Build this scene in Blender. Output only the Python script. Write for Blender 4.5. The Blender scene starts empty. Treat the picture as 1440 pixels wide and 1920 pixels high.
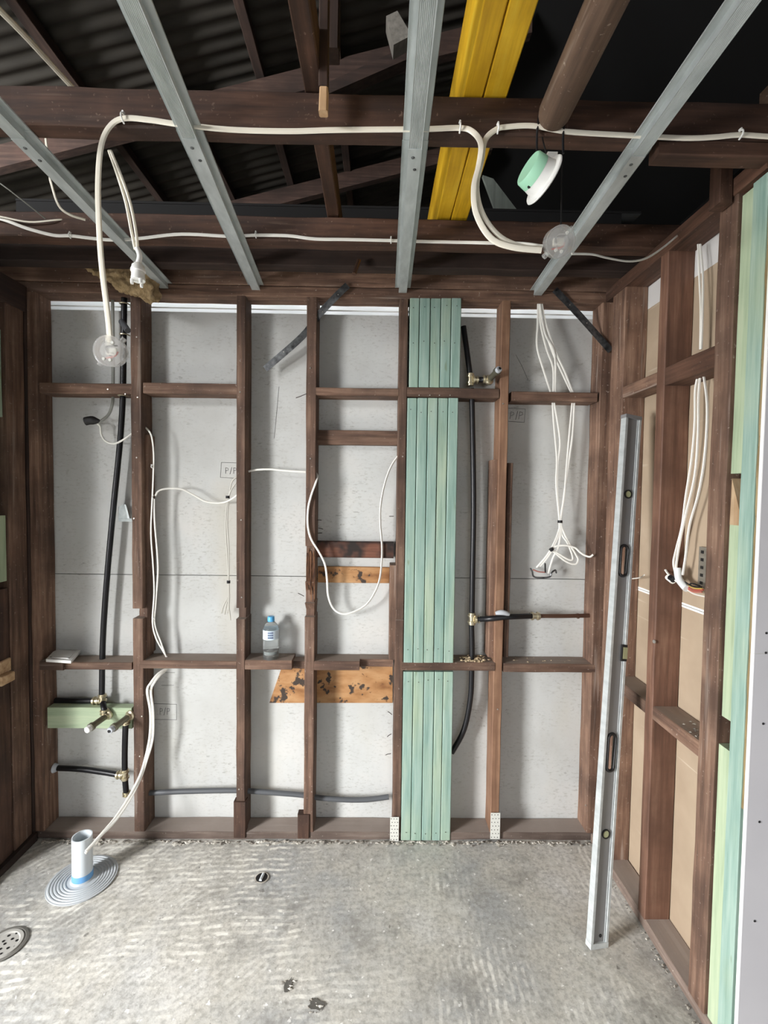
import bpy, bmesh, math, random
from mathutils import Vector, Matrix, noise
random.seed(7)

# ------------------------------------------------------------------ camera
FPX, H = 880.0, 1.595
YAW, PITCH, ROLL = .0136, .0398, .013
_F = Vector((math.sin(YAW)*math.cos(PITCH), math.cos(YAW)*math.cos(PITCH), -math.sin(PITCH)))
_R0 = Vector((math.cos(YAW), -math.sin(YAW), 0)); _U0 = _R0.cross(_F)
_R = _R0*math.cos(ROLL) + _U0*math.sin(ROLL)
_U = _U0*math.cos(ROLL) - _R0*math.sin(ROLL)
CAM = Vector((0, 0, H))
sc = bpy.context.scene
cd = bpy.data.cameras.new('camera'); cam = bpy.data.objects.new('camera', cd)
sc.collection.objects.link(cam); sc.camera = cam
cd.sensor_fit = 'VERTICAL'; cd.sensor_height = 36.0; cd.lens = FPX/1920*36; cd.clip_start = .01; cd.clip_end = 100
cam.matrix_world = Matrix(((_R.x, _U.x, -_F.x, CAM.x), (_R.y, _U.y, -_F.y, CAM.y), (_R.z, _U.z, -_F.z, CAM.z), (0, 0, 0, 1)))

# ------------------------------------------------------------------ world, light, exposure
w = bpy.data.worlds.new('World'); sc.world = w; w.use_nodes = True
bg = w.node_tree.nodes['Background']; bg.inputs[0].default_value = (.90, .95, 1.0, 1); bg.inputs[1].default_value = .35
def area(name, loc, look, sx, sy, power, col):
    l = bpy.data.lights.new(name, 'AREA'); l.shape = 'RECTANGLE'; l.size = sx; l.size_y = sy; l.energy = power; l.color = col
    o = bpy.data.objects.new(name, l); sc.collection.objects.link(o); o.location = loc
    o.rotation_euler = (Vector(look)-Vector(loc)).to_track_quat('-Z', 'Z').to_euler(); return o
area('window_daylight', (-3.75, -.75, 1.95), (-1.0, 1.0, .5), 2.6, 1.9, 2000, (.985, .99, 1))
area('rear_fill', (.7, -3.5, 2.2), (.4, 1.0, .5), 2.4, 1.9, 130, (.95, .97, 1))  # soft fill lamp added behind the camera; no doorway is known there
area('eave_daylight', (-.25, 2.262, 2.78), (-.25, 2.30, 2.4), 2.6, .05, 40, (.97, .99, 1))  # lamp added inside a closed box to stand for daylight at the gap
sc.view_settings.view_transform = 'Standard'; sc.view_settings.look = 'None'
sc.view_settings.exposure = -.45; sc.view_settings.gamma = 1.0; sc.view_settings.use_curve_mapping = False

# ------------------------------------------------------------------ pixel helpers: a point of the photo on a known real plane
def ray(px, py): return _F + _R*((px-720)/FPX) - _U*((py-960)/FPX)
def P(px, py, Y):
    d = ray(px, py); return CAM + d*((Y-CAM.y)/d.y)
def PX(px, py, X):
    d = ray(px, py); return CAM + d*((X-CAM.x)/d.x)
def PZ(px, py, Z):
    d = ray(px, py); return CAM + d*((Z-CAM.z)/d.z)
def zat(py, Y, px=700): return P(px, py, Y).z
def xat(px, Y, py=1000): return P(px, py, Y).x

# ------------------------------------------------------------------ materials
def lin(h):
    h = h.lstrip('#'); o = []
    for i in (0, 2, 4):
        c = int(h[i:i+2], 16)/255; o.append(c/12.92 if c <= .04045 else ((c+.055)/1.055)**2.4)
    return (*o, 1)
class NT:
    def __init__(s, name):
        s.m = bpy.data.materials.new(name); s.m.use_nodes = True; s.t = s.m.node_tree
        s.b = s.t.nodes['Principled BSDF']
    def n(s, typ, **k):
        x = s.t.nodes.new(typ)
        for a, v in k.items(): setattr(x, a, v)
        return x
    def l(s, a, b): s.t.links.new(a, b)
    def coord(s, scale=(1, 1, 1), rnd=True):
        tc = s.n('ShaderNodeTexCoord'); mp = s.n('ShaderNodeMapping'); mp.inputs['Scale'].default_value = scale
        s.l(tc.outputs['Object'], mp.inputs['Vector'])
        if rnd:
            oi = s.n('ShaderNodeObjectInfo'); mu = s.n('ShaderNodeMath', operation='MULTIPLY'); mu.inputs[1].default_value = 37.0
            s.l(oi.outputs['Random'], mu.inputs[0]); s.l(mu.outputs[0], mp.inputs['Location'])
        return mp.outputs['Vector']
    def noise(s, vec, scale, detail=4, rough=.55):
        x = s.n('ShaderNodeTexNoise'); x.inputs['Scale'].default_value = scale; x.inputs['Detail'].default_value = detail; x.inputs['Roughness'].default_value = rough
        s.l(vec, x.inputs['Vector']); return x.outputs['Fac']
    def ramp(s, fac, stops):
        r = s.n('ShaderNodeValToRGB'); e = r.color_ramp.elements
        while len(e) < len(stops): e.new(.5)
        for i, (p, c) in enumerate(stops): e[i].position = p; e[i].color = lin(c) if isinstance(c, str) else (c, c, c, 1)
        s.l(fac, r.inputs[0]); return r.outputs[0]
    def mix(s, fac, a, b, mode='MIX'):
        x = s.n('ShaderNodeMix', data_type='RGBA', blend_type=mode)
        if isinstance(fac, (int, float)): x.inputs[0].default_value = fac
        else: s.l(fac, x.inputs[0])
        for i, v in ((6, a), (7, b)):
            if isinstance(v, str): x.inputs[i].default_value = lin(v)
            else: s.l(v, x.inputs[i])
        return x.outputs[2]
    def bump(s, h, strength, dist=.002):
        b = s.n('ShaderNodeBump'); b.inputs['Strength'].default_value = strength; b.inputs['Distance'].default_value = dist
        s.l(h, b.inputs['Height']); s.l(b.outputs[0], s.b.inputs['Normal'])
    def done(s, col=None, rough=.7, metal=0):
        if col is not None:
            if isinstance(col, str): s.b.inputs['Base Color'].default_value = lin(col)
            else: s.l(col, s.b.inputs['Base Color'])
        s.b.inputs['Roughness'].default_value = rough; s.b.inputs['Metallic'].default_value = metal
        return s.m
def plain(name, col, rough=.6, metal=0, trans=0, ior=1.45, alpha=1):
    t = NT(name); t.b.inputs['Transmission Weight'].default_value = trans; t.b.inputs['IOR'].default_value = ior; t.b.inputs['Alpha'].default_value = alpha
    return t.done(col, rough, metal)
AX = {'x': (.06, 1, 1), 'y': (1, .06, 1), 'z': (1, 1, .06)}
def wood(name, axis, dark, mid, light, rough=.75, spots=None, dust=None):
    t = NT(name); v = t.coord(AX[axis])
    g = t.noise(v, 55, 6, .6); c = t.ramp(g, [(.25, dark), (.5, mid), (.78, light)])
    v2 = t.coord((1, 1, 1)); b = t.noise(v2, 5, 5); c = t.mix(t.ramp(b, [(.38, .0), (.66, .72)]), c, dark)
    if spots:
        k = t.ramp(t.noise(v2, 90, 3), [(.66, 0.), (.74, .7)]); c = t.mix(k, c, spots)
        k = t.ramp(t.noise(v, 26, 3, .6), [(.64, 0.), (.72, .45)]); c = t.mix(k, c, spots)
    oi = t.n('ShaderNodeObjectInfo'); hv = t.n('ShaderNodeHueSaturation'); mr = t.n('ShaderNodeMapRange')
    mr.inputs[3].default_value = .72; mr.inputs[4].default_value = 1.25
    t.l(oi.outputs['Random'], mr.inputs[0]); t.l(mr.outputs[0], hv.inputs['Value']); t.l(c, hv.inputs['Color'])
    t.bump(g, .35, .002); c = hv.outputs[0]
    if dust:   # settled dust lies on the upward faces
        ge = t.n('ShaderNodeNewGeometry'); sx = t.n('ShaderNodeSeparateXYZ'); t.l(ge.outputs['Normal'], sx.inputs[0])
        k = t.n('ShaderNodeMath', operation='MULTIPLY'); t.l(t.ramp(sx.outputs['Z'], [(.7, 0.), (.95, .85)]), k.inputs[0]); t.l(t.ramp(b, [(.2, .55), (.6, 1.)]), k.inputs[1])
        c = t.mix(k.outputs[0], c, dust)
    return t.done(c, rough)
def hardwood(a): return wood('old_hardwood_'+a, a, '#3f2d24', '#765a49', '#9c806c', .78, spots='#a5968a', dust='#9c8f84')
HW = {a: hardwood(a) for a in 'xyz'}
RW = {a: wood('reddish_hardwood_'+a, a, '#2c1c14', '#553a2b', '#705040', .75, spots='#806a5c') for a in 'xyz'}
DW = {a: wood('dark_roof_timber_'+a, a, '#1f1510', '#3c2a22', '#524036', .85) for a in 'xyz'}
BROWN = wood('brown_softwood_z', 'z', '#5c4130', '#7f5f49', '#99795f', .72)
BROWNY = wood('dusty_brown_log', 'y', '#4a382c', '#6f5745', '#8c7560', .75, spots='#b5a595')
FRESH = {a: wood('fresh_cut_wood_'+a, a, '#9a7a58', '#c9a882', '#e2c9a6', .8) for a in 'xz'}
YEL = wood('yellow_laminated_timber', 'y', '#b98c10', '#eab922', '#f8d445', .55)
def green(axis, nm, blue):
    t = NT(nm); v = t.coord(AX[axis]); g = t.noise(v, 60, 5, .6)
    a, b, c_ = ('#6e8d82', '#8da79b', '#a9bcb0') if blue else ('#8d9f82', '#a6b697', '#bac5a6')
    c = t.ramp(g, [(.25, a), (.5, b), (.8, c_)])
    v2 = t.coord((3, 3, .8) if axis == 'z' else (.8, 3, 3)); k = t.ramp(t.noise(v2, 2.2, 3), [(.45, 0.), (.70, .7)])
    c = t.mix(k, c, t.ramp(g, [(.25, '#8f9d80'), (.5, '#a7b597'), (.8, '#b9c2a5')]))
    k2 = t.ramp(t.noise(v2, 9, 2), [(.70, 0.), (.76, .55)]); c = t.mix(k2, c, '#6d7a55')
    t.bump(g, .15, .001)
    return t.done(c, .62)
GRN = green('z', 'treated_pine_mixed', True); GRNY = green('z', 'treated_pine_pale', False); GRNX = green('x', 'treated_pine_flat', False)
def cement():
    t = NT('fibre_cement_sheet'); v = t.coord((1, 1, 1), False)
    c = t.ramp(t.noise(v, 3, 6), [(.3, '#b8b8b4'), (.55, '#c6c7c4'), (.75, '#cfcdc8')])
    vs = t.coord((.45, 1, 1), False)
    sp = t.ramp(t.noise(vs, 95, 4, .7), [(.52, 0.), (.66, .7)])
    msk = t.ramp(t.noise(v, 4.5, 5, .65), [(.40, .12), (.58, .95)])
    mm = t.n('ShaderNodeMath', operation='MULTIPLY'); t.l(sp, mm.inputs[0]); t.l(msk, mm.inputs[1])
    c = t.mix(mm.outputs[0], c, '#a3a19a')
    sp2 = t.ramp(t.noise(vs, 62, 3, .6), [(.66, 0.), (.72, .65)]); mm2 = t.n('ShaderNodeMath', operation='MULTIPLY'); t.l(sp2, mm2.inputs[0]); t.l(msk, mm2.inputs[1])
    c = t.mix(mm2.outputs[0], c, '#8c8a84')
    st = t.ramp(t.noise(t.coord((1, 1, .3), False), 2.6, 3), [(.54, 0.), (.75, .5)]); c = t.mix(st, c, '#bfb8a6')
    t.bump(t.noise(vs, 90, 3), .12, .001)
    return t.done(c, .8)
CEM = cement()
def paperback():
    t = NT('tan_board_back'); v = t.coord((1, 1, 1), False)
    c = t.ramp(t.noise(v, 4, 4), [(.3, '#a08d77'), (.6, '#ae9b84'), (.8, '#b9a791')])
    vs = t.coord((1, .12, 2.2), False); k = t.ramp(t.noise(vs, 14, 2), [(.68, 0.), (.72, .35)]); c = t.mix(k, c, '#d8cbb8')
    return t.done(c, .85)
TAN = paperback()
def concrete():
    t = NT('scraped_concrete'); v = t.coord((1, 1, 1), False)
    c = t.ramp(t.noise(v, 1.7, 8, .62), [(.28, '#8f8f8d'), (.40, '#acaca9'), (.53, '#c2beb4'), (.72, '#d6d5d2')])
    bl = t.ramp(t.noise(t.coord((1, .45, 1), False), 3.1, 5, .6), [(.52, 0.), (.68, .6)]); c = t.mix(bl, c, '#9b9ea0')
    fine = t.noise(v, 55, 6, .7); c = t.mix(t.ramp(fine, [(.38, .5), (.56, 0.)]), c, '#77746d')
    tc = t.n('ShaderNodeTexCoord')
    sep = t.n('ShaderNodeSeparateXYZ'); t.l(tc.outputs['Object'], sep.inputs[0])
    def comb(ang, lines, mscale, off, seedv, lo, x0, x1):
        mr = t.n('ShaderNodeMapping'); t.l(tc.outputs['Object'], mr.inputs[0]); mr.inputs['Rotation'].default_value = (0, 0, ang)
        wv_ = t.n('ShaderNodeTexWave'); t.l(mr.outputs[0], wv_.inputs['Vector']); wv_.inputs['Scale'].default_value = lines; wv_.inputs['Distortion'].default_value = 5; wv_.inputs['Detail'].default_value = 3; wv_.inputs['Detail Scale'].default_value = .6
        li = t.ramp(wv_.outputs['Fac'], [(.35, 0.), (.8, 1.)])
        m2 = t.n('ShaderNodeMapping'); t.l(tc.outputs['Object'], m2.inputs[0]); m2.inputs['Location'].default_value = (off*2, seedv, 3)
        mk = t.ramp(t.noise(m2.outputs[0], mscale, 6, .66), [(lo, 0.), (lo+.14, 1.)])
        br = t.ramp(t.noise(m2.outputs[0], 22, 3, .6), [(.42, 0.), (.60, .95)])
        q = t.n('ShaderNodeMath', operation='MULTIPLY'); t.l(li, q.inputs[0]); t.l(mk, q.inputs[1])
        q2 = t.n('ShaderNodeMath', operation='MULTIPLY'); t.l(q.outputs[0], q2.inputs[0]); t.l(br, q2.inputs[1])
        rg = t.n('ShaderNodeMapRange'); t.l(sep.outputs['X'], rg.inputs[0]); rg.inputs[1].default_value = x0; rg.inputs[2].default_value = x1
        q3 = t.n('ShaderNodeMath', operation='MULTIPLY'); t.l(q2.outputs[0], q3.inputs[0]); t.l(rg.outputs[0], q3.inputs[1]); return q3.outputs[0]
    # scraping direction differs over the slab: crosswise on the left, lengthwise on the right, diagonal in between
    for ang, ln, ms, off, sd, colr, lo, x0, x1 in ((1.5, 11, 1.6, 1.3, 2.1, '#e9e6dc', .42, .25, -.35), (.05, 12, 1.7, 5.2, 7.4, '#e4e1d8', .44, .0, .35), (-.5, 13, 1.8, 8.8, 4.2, '#e2dfd6', .46, .2, .8), (.75, 12, 1.9, 3.1, 9.2, '#e4e2da', .47, -.1, -.7)):
        c = t.mix(comb(ang, ln, ms, off, sd, lo, x0, x1), c, colr)
    pa = t.ramp(t.noise(v, 3.2, 10, .8), [(.54, 0.), (.68, .85)]); c = t.mix(pa, c, '#d4d2ca')
    wh = t.ramp(t.noise(v, 38, 3, .6), [(.65, 0.), (.71, .9)]); c = t.mix(wh, c, '#ebe9e4')
    mud = t.ramp(t.noise(v, 2.6, 9, .75), [(.36, .65), (.48, 0.)]); c = t.mix(mud, c, '#7d7a74')
    dk = t.ramp(t.noise(v, 26, 4, .6), [(.28, .7), (.33, 0.)]); c = t.mix(dk, c, '#5b5852')
    t.bump(t.noise(v, 45, 7, .7), .35, .004)
    return t.done(c, .62)
CONC = concrete()
def galv(name='galvanised_steel', c0='#b2b9b8', c1='#cdd3d2', metal=.25, rough=.45):
    t = NT(name); v = t.coord((1, .3, 1)); c = t.ramp(t.noise(v, 40, 4), [(.3, c0), (.7, c1)]); return t.done(c, rough, metal)
GALV = galv()
GALVD = galv('dull_strap_steel', '#2f2f30', '#7d7f80', .7, .35)
def cable_mat(name, col): return plain(name, col, .42)
WHT = cable_mat('white_cable_sheath', '#f2f0e8'); CRM = cable_mat('cream_cable_sheath', '#ece6d6'); GRYC = cable_mat('grey_cable_sheath', '#77776f')
BLK = plain('black_polyethylene', '#17171a', .38); GRP = plain('grey_polyethylene', '#55575a', .45)
BRASS = plain('plated_brass', '#c9bfa4', .3, .8); COPPER = plain('aged_copper', '#7a6052', .4, .8)
TAPG = plain('grey_plastic_plug', '#b9bdc2', .4); WPL = plain('white_plastic', '#eeeeea', .4); MINT = plain('mint_plastic', '#a6dcbc', .45)
PVC = plain('pale_grey_pvc', '#d3dade', .38); PVCF = plain('grey_pvc_flange', '#b7bcbf', .45); BLUE = plain('blue_primer', '#6fa6d8', .4)
CLEAR = plain('clear_polycarbonate', '#fbfbf8', .1, 0, .7, 1.25, .5); RUB = plain('black_rubber', '#1d1c1c', .55)
PBOARD = None
def pboard():
    t = NT('grey_plasterboard_face'); v = t.coord((1, 1, 1), False); c = t.ramp(t.noise(v, 2, 3), [(.3, '#b5b3b6'), (.7, '#c2c0c2')]); return t.done(c, .7)
PBOARD = pboard(); GYP = plain('white_gypsum_core', '#efeeea', .8); WPAINT = plain('white_paint', '#ecece8', .5)
PENCIL = plain('pencil_line', '#6c6b6a', .8); SCREW = plain('dark_screw', '#2f2e2e', .5, .5); NAIL = plain('rusty_nail', '#3b3029', .6, .4); NAILW = plain('shiny_nail_head', '#c4c0b8', .3, .7)
def ply():
    t = NT('burnt_orange_plywood'); v = t.coord((.35, 1, 1)); c = t.ramp(t.noise(v, 22, 5), [(.3, '#82562f'), (.5, '#a97b4e'), (.7, '#bd9468')])
    v2 = t.coord((1, 1, 1)); k = t.ramp(t.noise(v2, 16, 3, .6), [(.60, 0.), (.64, .95)]); c = t.mix(k, c, '#2c2724')
    k = t.ramp(t.noise(v2, 48, 3, .6), [(.66, 0.), (.70, .8)]); c = t.mix(k, c, '#5a3a22'); return t.done(c, .7)
PLY = ply()
def charred():
    t = NT('charred_hardwood'); v = t.coord(AX['x']); c = t.ramp(t.noise(v, 50, 5), [(.3, '#4a2c1f'), (.6, '#6f4635'), (.8, '#86604c')])
    k = t.ramp(t.noise(t.coord((1, 1, 1)), 7, 3), [(.46, 0.), (.60, .95)]); c = t.mix(k, c, '#1e1a18'); return t.done(c, .8)
CHAR = charred()
def rotten():
    t = NT('splintered_hardwood'); v = t.coord((1, 1, .08)); g = t.noise(v, 120, 6, .7); c = t.ramp(g, [(.35, '#2a1a12'), (.5, '#6a4630'), (.7, '#a97e5a')]); t.bump(g, .9, .006); return t.done(c, .85)
ROT = rotten()
def fluff():
    t = NT('brown_insulation_wool'); v = t.coord((1, 1, 1)); c = t.ramp(t.noise(v, 30, 6, .7), [(.3, '#86704e'), (.55, '#b89e76'), (.75, '#cdb692')]); t.bump(t.noise(v, 90, 6, .7), .8, .008); return t.done(c, .95)
FLUFF = fluff()
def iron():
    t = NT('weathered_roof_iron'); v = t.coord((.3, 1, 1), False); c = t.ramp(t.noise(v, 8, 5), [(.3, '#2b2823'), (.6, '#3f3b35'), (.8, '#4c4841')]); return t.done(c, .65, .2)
IRON = iron(); UNLIT = plain('unlit_black', '#0d0c0c', .8)  # flat black: darkness of the roof space put into the colour; also backs boards
DIRT = wood('dirty_masonry_edge', 'z', '#6b5a38', '#a08c66', '#c2b290', .9, spots='#6e4420')

# ------------------------------------------------------------------ mesh builder
COL = sc.collection
BASE = {}
def rootbase(o):
    return BASE.get(o.name, Vector((0, 0, 0)))
class MB:
    def __init__(s): s.v = []; s.f = []
    def add(s, vs, fs):
        b = len(s.v); s.v += [tuple(v) for v in vs]; s.f += [[i+b for i in q] for q in fs]; return s
    def box(s, x0, x1, y0, y1, z0, z1):
        return s.add([(x0, y0, z0), (x1, y0, z0), (x1, y1, z0), (x0, y1, z0), (x0, y0, z1), (x1, y0, z1), (x1, y1, z1), (x0, y1, z1)],
                     [[3, 2, 1, 0], [4, 5, 6, 7], [0, 1, 5, 4], [1, 2, 6, 5], [2, 3, 7, 6], [3, 0, 4, 7]])
    def rings(s, rs, cap=True, closed=False):
        n = len(rs[0]); b = len(s.v)
        for r in rs: s.v += [tuple(p) for p in r]
        m = len(rs)
        for i in range(m if closed else m-1):
            j = (i+1) % m
            for k in range(n):
                l = (k+1) % n; s.f.append([b+i*n+k, b+i*n+l, b+j*n+l, b+j*n+k])
        if cap and not closed: s.f.append([b+k for k in range(n)][::-1]); s.f.append([b+(m-1)*n+k for k in range(n)])
        return s
    def tube(s, pts, r, seg=8, smooth=6, flat=1.0, closed=False, taper=None):
        P_ = [Vector(p) for p in pts]
        if smooth > 1 and len(P_) > 2: P_ = catmull(P_, smooth, closed)
        n = len(P_); rs = []; prev = None
        for i, p in enumerate(P_):
            a = P_[(i-1) % n] if (closed or i > 0) else p; c = P_[(i+1) % n] if (closed or i < n-1) else p
            t = (c-a); t = t.normalized() if t.length > 1e-9 else Vector((0, 0, 1))
            if prev is None:
                u = t.cross(Vector((0, 1, 0)) if abs(t.y) < .9 else Vector((1, 0, 0))).normalized()
            else:
                u = (prev - t*prev.dot(t)); u = u.normalized() if u.length > 1e-6 else t.orthogonal().normalized()
            prev = u; v = t.cross(u); rr = r if taper is None else r*taper(i/(n-1))
            rs.append([p + u*(math.cos(2*math.pi*k/seg)*rr) + v*(math.sin(2*math.pi*k/seg)*rr*flat) for k in range(seg)])
        return s.rings(rs, True, closed)
    def cyl(s, a, b, r, seg=12, r2=None):
        a, b = Vector(a), Vector(b); return s.lathe(a, b-a, [(0, r), ((b-a).length, r if r2 is None else r2)], seg)
    def lathe(s, o, d, prof, seg=20, cap=True):
        o = Vector(o); d = Vector(d).normalized(); u = d.orthogonal().normalized(); v = d.cross(u)
        return s.rings([[o + d*h + u*(math.cos(2*math.pi*k/seg)*r) + v*(math.sin(2*math.pi*k/seg)*r) for k in range(seg)] for h, r in prof], cap)
    def prism(s, poly, vec):
        vec = Vector(vec); n = len(poly); a = [Vector(p) for p in poly]
        s.add(a + [p+vec for p in a], [list(range(n))[::-1], list(range(n, 2*n))] + [[k, (k+1) % n, n+(k+1) % n, n+k] for k in range(n)]); return s
    def build(s, name, mat, parent=None, base=None, smooth=False, label=None):
        b = rootbase(parent) if parent is not None else (Vector(base) if base is not None else Vector((0, 0, 0)))
        me = bpy.data.meshes.new(name); me.from_pydata([tuple(Vector(v)-b) for v in s.v], [], s.f); me.validate()
        bm = bmesh.new(); bm.from_mesh(me); bmesh.ops.recalc_face_normals(bm, faces=bm.faces); bm.to_mesh(me); bm.free()
        me.materials.append(mat)
        if smooth:
            for p in me.polygons: p.use_smooth = True
            try: me.set_sharp_from_angle(angle=math.radians(40))
            except Exception: pass
        o = bpy.data.objects.new(name, me); COL.objects.link(o)
        if parent is not None: o.parent = parent
        else: o.location = b
        BASE[o.name] = b
        if label: o['label'] = label
        return o
def catmull(P_, k, closed=False):
    out = []; n = len(P_)
    for i in range(n if closed else n-1):
        g = lambda j: P_[j % n] if closed else P_[max(0, min(n-1, j))]
        p0, p1, p2, p3 = g(i-1), g(i), g(i+1), g(i+2)
        for q in range(k):
            t = q/k; out.append(.5*((2*p1) + (p2-p0)*t + (2*p0-5*p1+4*p2-p3)*t*t + (3*p1-p0-3*p2+p3)*t**3))
    if not closed: out.append(P_[-1])
    return out
def thing(name, label, cat, base, group=None):
    o = bpy.data.objects.new(name, None); COL.objects.link(o); o.location = base; o.empty_display_size = .05
    BASE[o.name] = Vector(base); tag(o, label, cat, group); return o
def tag(o, label, cat, group=None, kind=None):
    o['label'] = label; o['category'] = cat
    if group: o['group'] = group
    if kind: o['kind'] = kind
    return o
def struct_root(name, label=None):
    o = bpy.data.objects.new(name, None); COL.objects.link(o); o['kind'] = 'structure'; BASE[o.name] = Vector((0, 0, 0))
    if label: o['label'] = label
    return o
def struct(o, label=None):
    o['kind'] = 'structure'
    if label: o['label'] = label
    return o
# an old sawn timber: chamfered section, slightly wavy along its length; steps = [(t, dx0, dx1, dy0, dy1)] insets
def timber(x0, x1, y0, y1, z0, z1, axis='z', ch=.003, jit=.0012, n=None, steps=None, mb=None):
    m = mb or MB(); lo, hi = {'x': (x0, x1), 'y': (y0, y1), 'z': (z0, z1)}[axis]
    if axis == 'z': a0, a1, b0, b1 = x0, x1, y0, y1
    elif axis == 'x': a0, a1, b0, b1 = y0, y1, z0, z1
    else: a0, a1, b0, b1 = x0, x1, z0, z1
    n = n or max(2, int((hi-lo)/.12)+1); rs = []
    st = [(i/(n-1), 0, 0, 0, 0) for i in range(n)] if steps is None else steps
    for (t, i0, i1, j0, j1) in st:
        p = lo+(hi-lo)*t; J = lambda: random.uniform(-jit, jit)
        A0, A1, B0, B1 = a0+i0+J(), a1-i1+J(), b0+j0+J(), b1-j1+J()
        sec = [(A0+ch, B0), (A1-ch, B0), (A1, B0+ch), (A1, B1-ch), (A1-ch, B1), (A0+ch, B1), (A0, B1-ch), (A0, B0+ch)]
        if axis == 'z': rs.append([(a, b, p) for a, b in sec])
        elif axis == 'x': rs.append([(p, a, b) for a, b in sec])
        else: rs.append([(a, p, b) for a, b in sec])
    return m.rings(rs)

YF, YL = 2.10, 2.20
XR, XRL = 1.0, 1.095
XL = -1.545

# ================================================================== FLOOR
m = MB(); nx, ny = 60, 48; X0, X1, Y0, Y1 = -2.6, 2.4, -2.2, 2.3
vs = [(X0+(X1-X0)*i/nx, Y0+(Y1-Y0)*j/ny, .0025*noise.noise((i*.7, j*.7, 0))-.0015) for j in range(ny+1) for i in range(nx+1)]
m.add(vs, [[j*(nx+1)+i, j*(nx+1)+i+1, (j+1)*(nx+1)+i+1, (j+1)*(nx+1)+i] for j in range(ny) for i in range(nx)])
floor = struct(m.build('floor', CONC, smooth=True), 'scraped grey concrete floor with pale adhesive comb marks')
struct(MB().box(-8, 8, -9, 8, -.35, -.30).build('ground', plain('bare_ground', '#6b675c', .9)), 'bare ground outside the room')
# mortar crumbs along the base of the back plate and the right plate
m = MB()
def chip(m, c, r):
    c = Vector(c); vs = []
    for d in ((1.5, 0, 0), (-1.5, 0, 0), (0, 1, 0), (0, -1, 0), (0, 0, .6), (0, 0, -.3)):
        vs.append(c + Vector(d)*r*random.uniform(.5, 1.2) + Vector((random.uniform(-r, r)*.4,)*2 + (0,)))
    m.add(vs, [[0, 2, 4], [2, 1, 4], [1, 3, 4], [3, 0, 4], [2, 0, 5], [1, 2, 5], [3, 1, 5], [0, 3, 5]])
for i in range(420):
    x = random.uniform(-1.5, 1.0); k = .5+.5*noise.noise((x*4, 3, 0))
    chip(m, (x, YF-.012-abs(random.gauss(0, .012)), .002), random.uniform(.003, .006+.008*k))
for i in range(70):
    y = random.uniform(1.25, 2.05); chip(m, (XR-.008-abs(random.gauss(0, .006)), y, .001), random.uniform(.002, .005))
MORT = NT('pale_mortar_crumbs'); _v = MORT.coord((1, 1, 1)); MORT = MORT.done(MORT.ramp(MORT.noise(_v, 25, 2), [(.35, '#5f5a53'), (.5, '#a39d92'), (.7, '#cfcbc0')]), .85)
o = m.build('mortar_crumbs', MORT, base=(0, YF, 0)); tag(o, 'pale mortar crumbs scattered along the foot of the stud walls', 'rubble', kind='stuff')

# ================================================================== BACK WALL
WB = struct_root('wall_back', 'back wall of dark hardwood studs over pale fibre cement sheets')
zj = zat(1081, YL, 600)
ztop = zat(590, YL, 640)
za = zat(571.5, YL-.004, 110)
upper_sheet = MB().box(-1.66, 1.11, YL, YL+.006, zj+.0015, za-.020).build('lining_sheet', CEM, WB)
lower_sheet = MB().box(-1.66, 1.11, YL, YL+.006, -.0, zj-.0015).build('lining_sheet', CEM, WB)
MB().box(-1.66, 1.11, YL+.007, YL+.02, -.0, za-.024).build('backing_board', UNLIT, WB)
MB().box(-1.66, 1.11, YL+.002, YL+.006, za-.003, za+.001).build('white_strip', WPAINT, WB, label='thin strip across the daylight gap at the top of the sheet')
MB().box(-1.66, 1.11, 2.208, 2.216, 2.462, 2.90).build('backing_board', UNLIT, WB); MB().box(-1.66, 1.2, 2.205, 2.31, 2.90, 2.91).build('eave_light_cap', UNLIT, WB)  # black board and cap added to box in the eave lamp
MB().box(-1.66, 1.2, 2.30, 2.31, 2.0, 2.9).build('eave_reflector', plain('white_reflector', '#f2f4f4', .6), WB, label='white board added outside to show as daylight in the gap above the sheet')  # white board added as a reflector so the gap looks like daylight
ZB = .036; ZT = 2.452
timber(-1.60, XRL, YF, YL-.001, 0, ZB, 'x', jit=.002).build('bottom_plate', wood('dusty_plate_x', 'x', '#4f4139', '#76665c', '#94867b', .85, spots='#b3a99f', dust='#9c9087'), WB)
timber(-1.66, XRL, YF, YL-.001, ZT, ZT+.045, 'x').build('top_plate', HW['x'], WB)
timber(-1.66, XRL, YF-.004, YL-.001, ZT+.046, ZT+.135, 'x').build('top_plate', HW['x'], WB)
def tz(py, px): return (zat(py, YF, px)-ZB)/(ZT-ZB)
def stud(pl, pr, yref, w=None, y0=YF, y1=YL-.001, za_=ZB, zb_=ZT, notches=(), mat=None, name='stud'):
    xa, xb = xat(pl, y0, yref), xat(pr, y0, yref)
    steps = None
    if notches:
        n = 20; ts = sorted([i/(n-1) for i in range(n)]); steps = [(t, 0, 0, 0, 0) for t in ts]
        for (t0, t1, dx0, dx1, dy) in notches:
            steps = [s for s in steps if not (t0-.004 < s[0] < t1+.004)] + [(t0, 0, 0, 0, 0), (t0+.0008, dx0, dx1, dy, 0), ((t0+t1)/2, dx0, dx1, dy, 0), (t1-.0008, dx0, dx1, dy, 0), (t1, 0, 0, 0, 0)]
        steps.sort()
    return timber(xa, xb, y0, y1, za_, zb_, 'z', steps=steps).build(name, mat or HW['z'], WB)
stud(55, 74, 1000)
stud(247, 267, 1000, notches=[(tz(1160, 255), tz(1141, 255), .012, 0, .035)])
stud(443, 460, 1000, notches=[(tz(1161, 450), tz(1140, 450), .003, .002, .03)])
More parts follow.
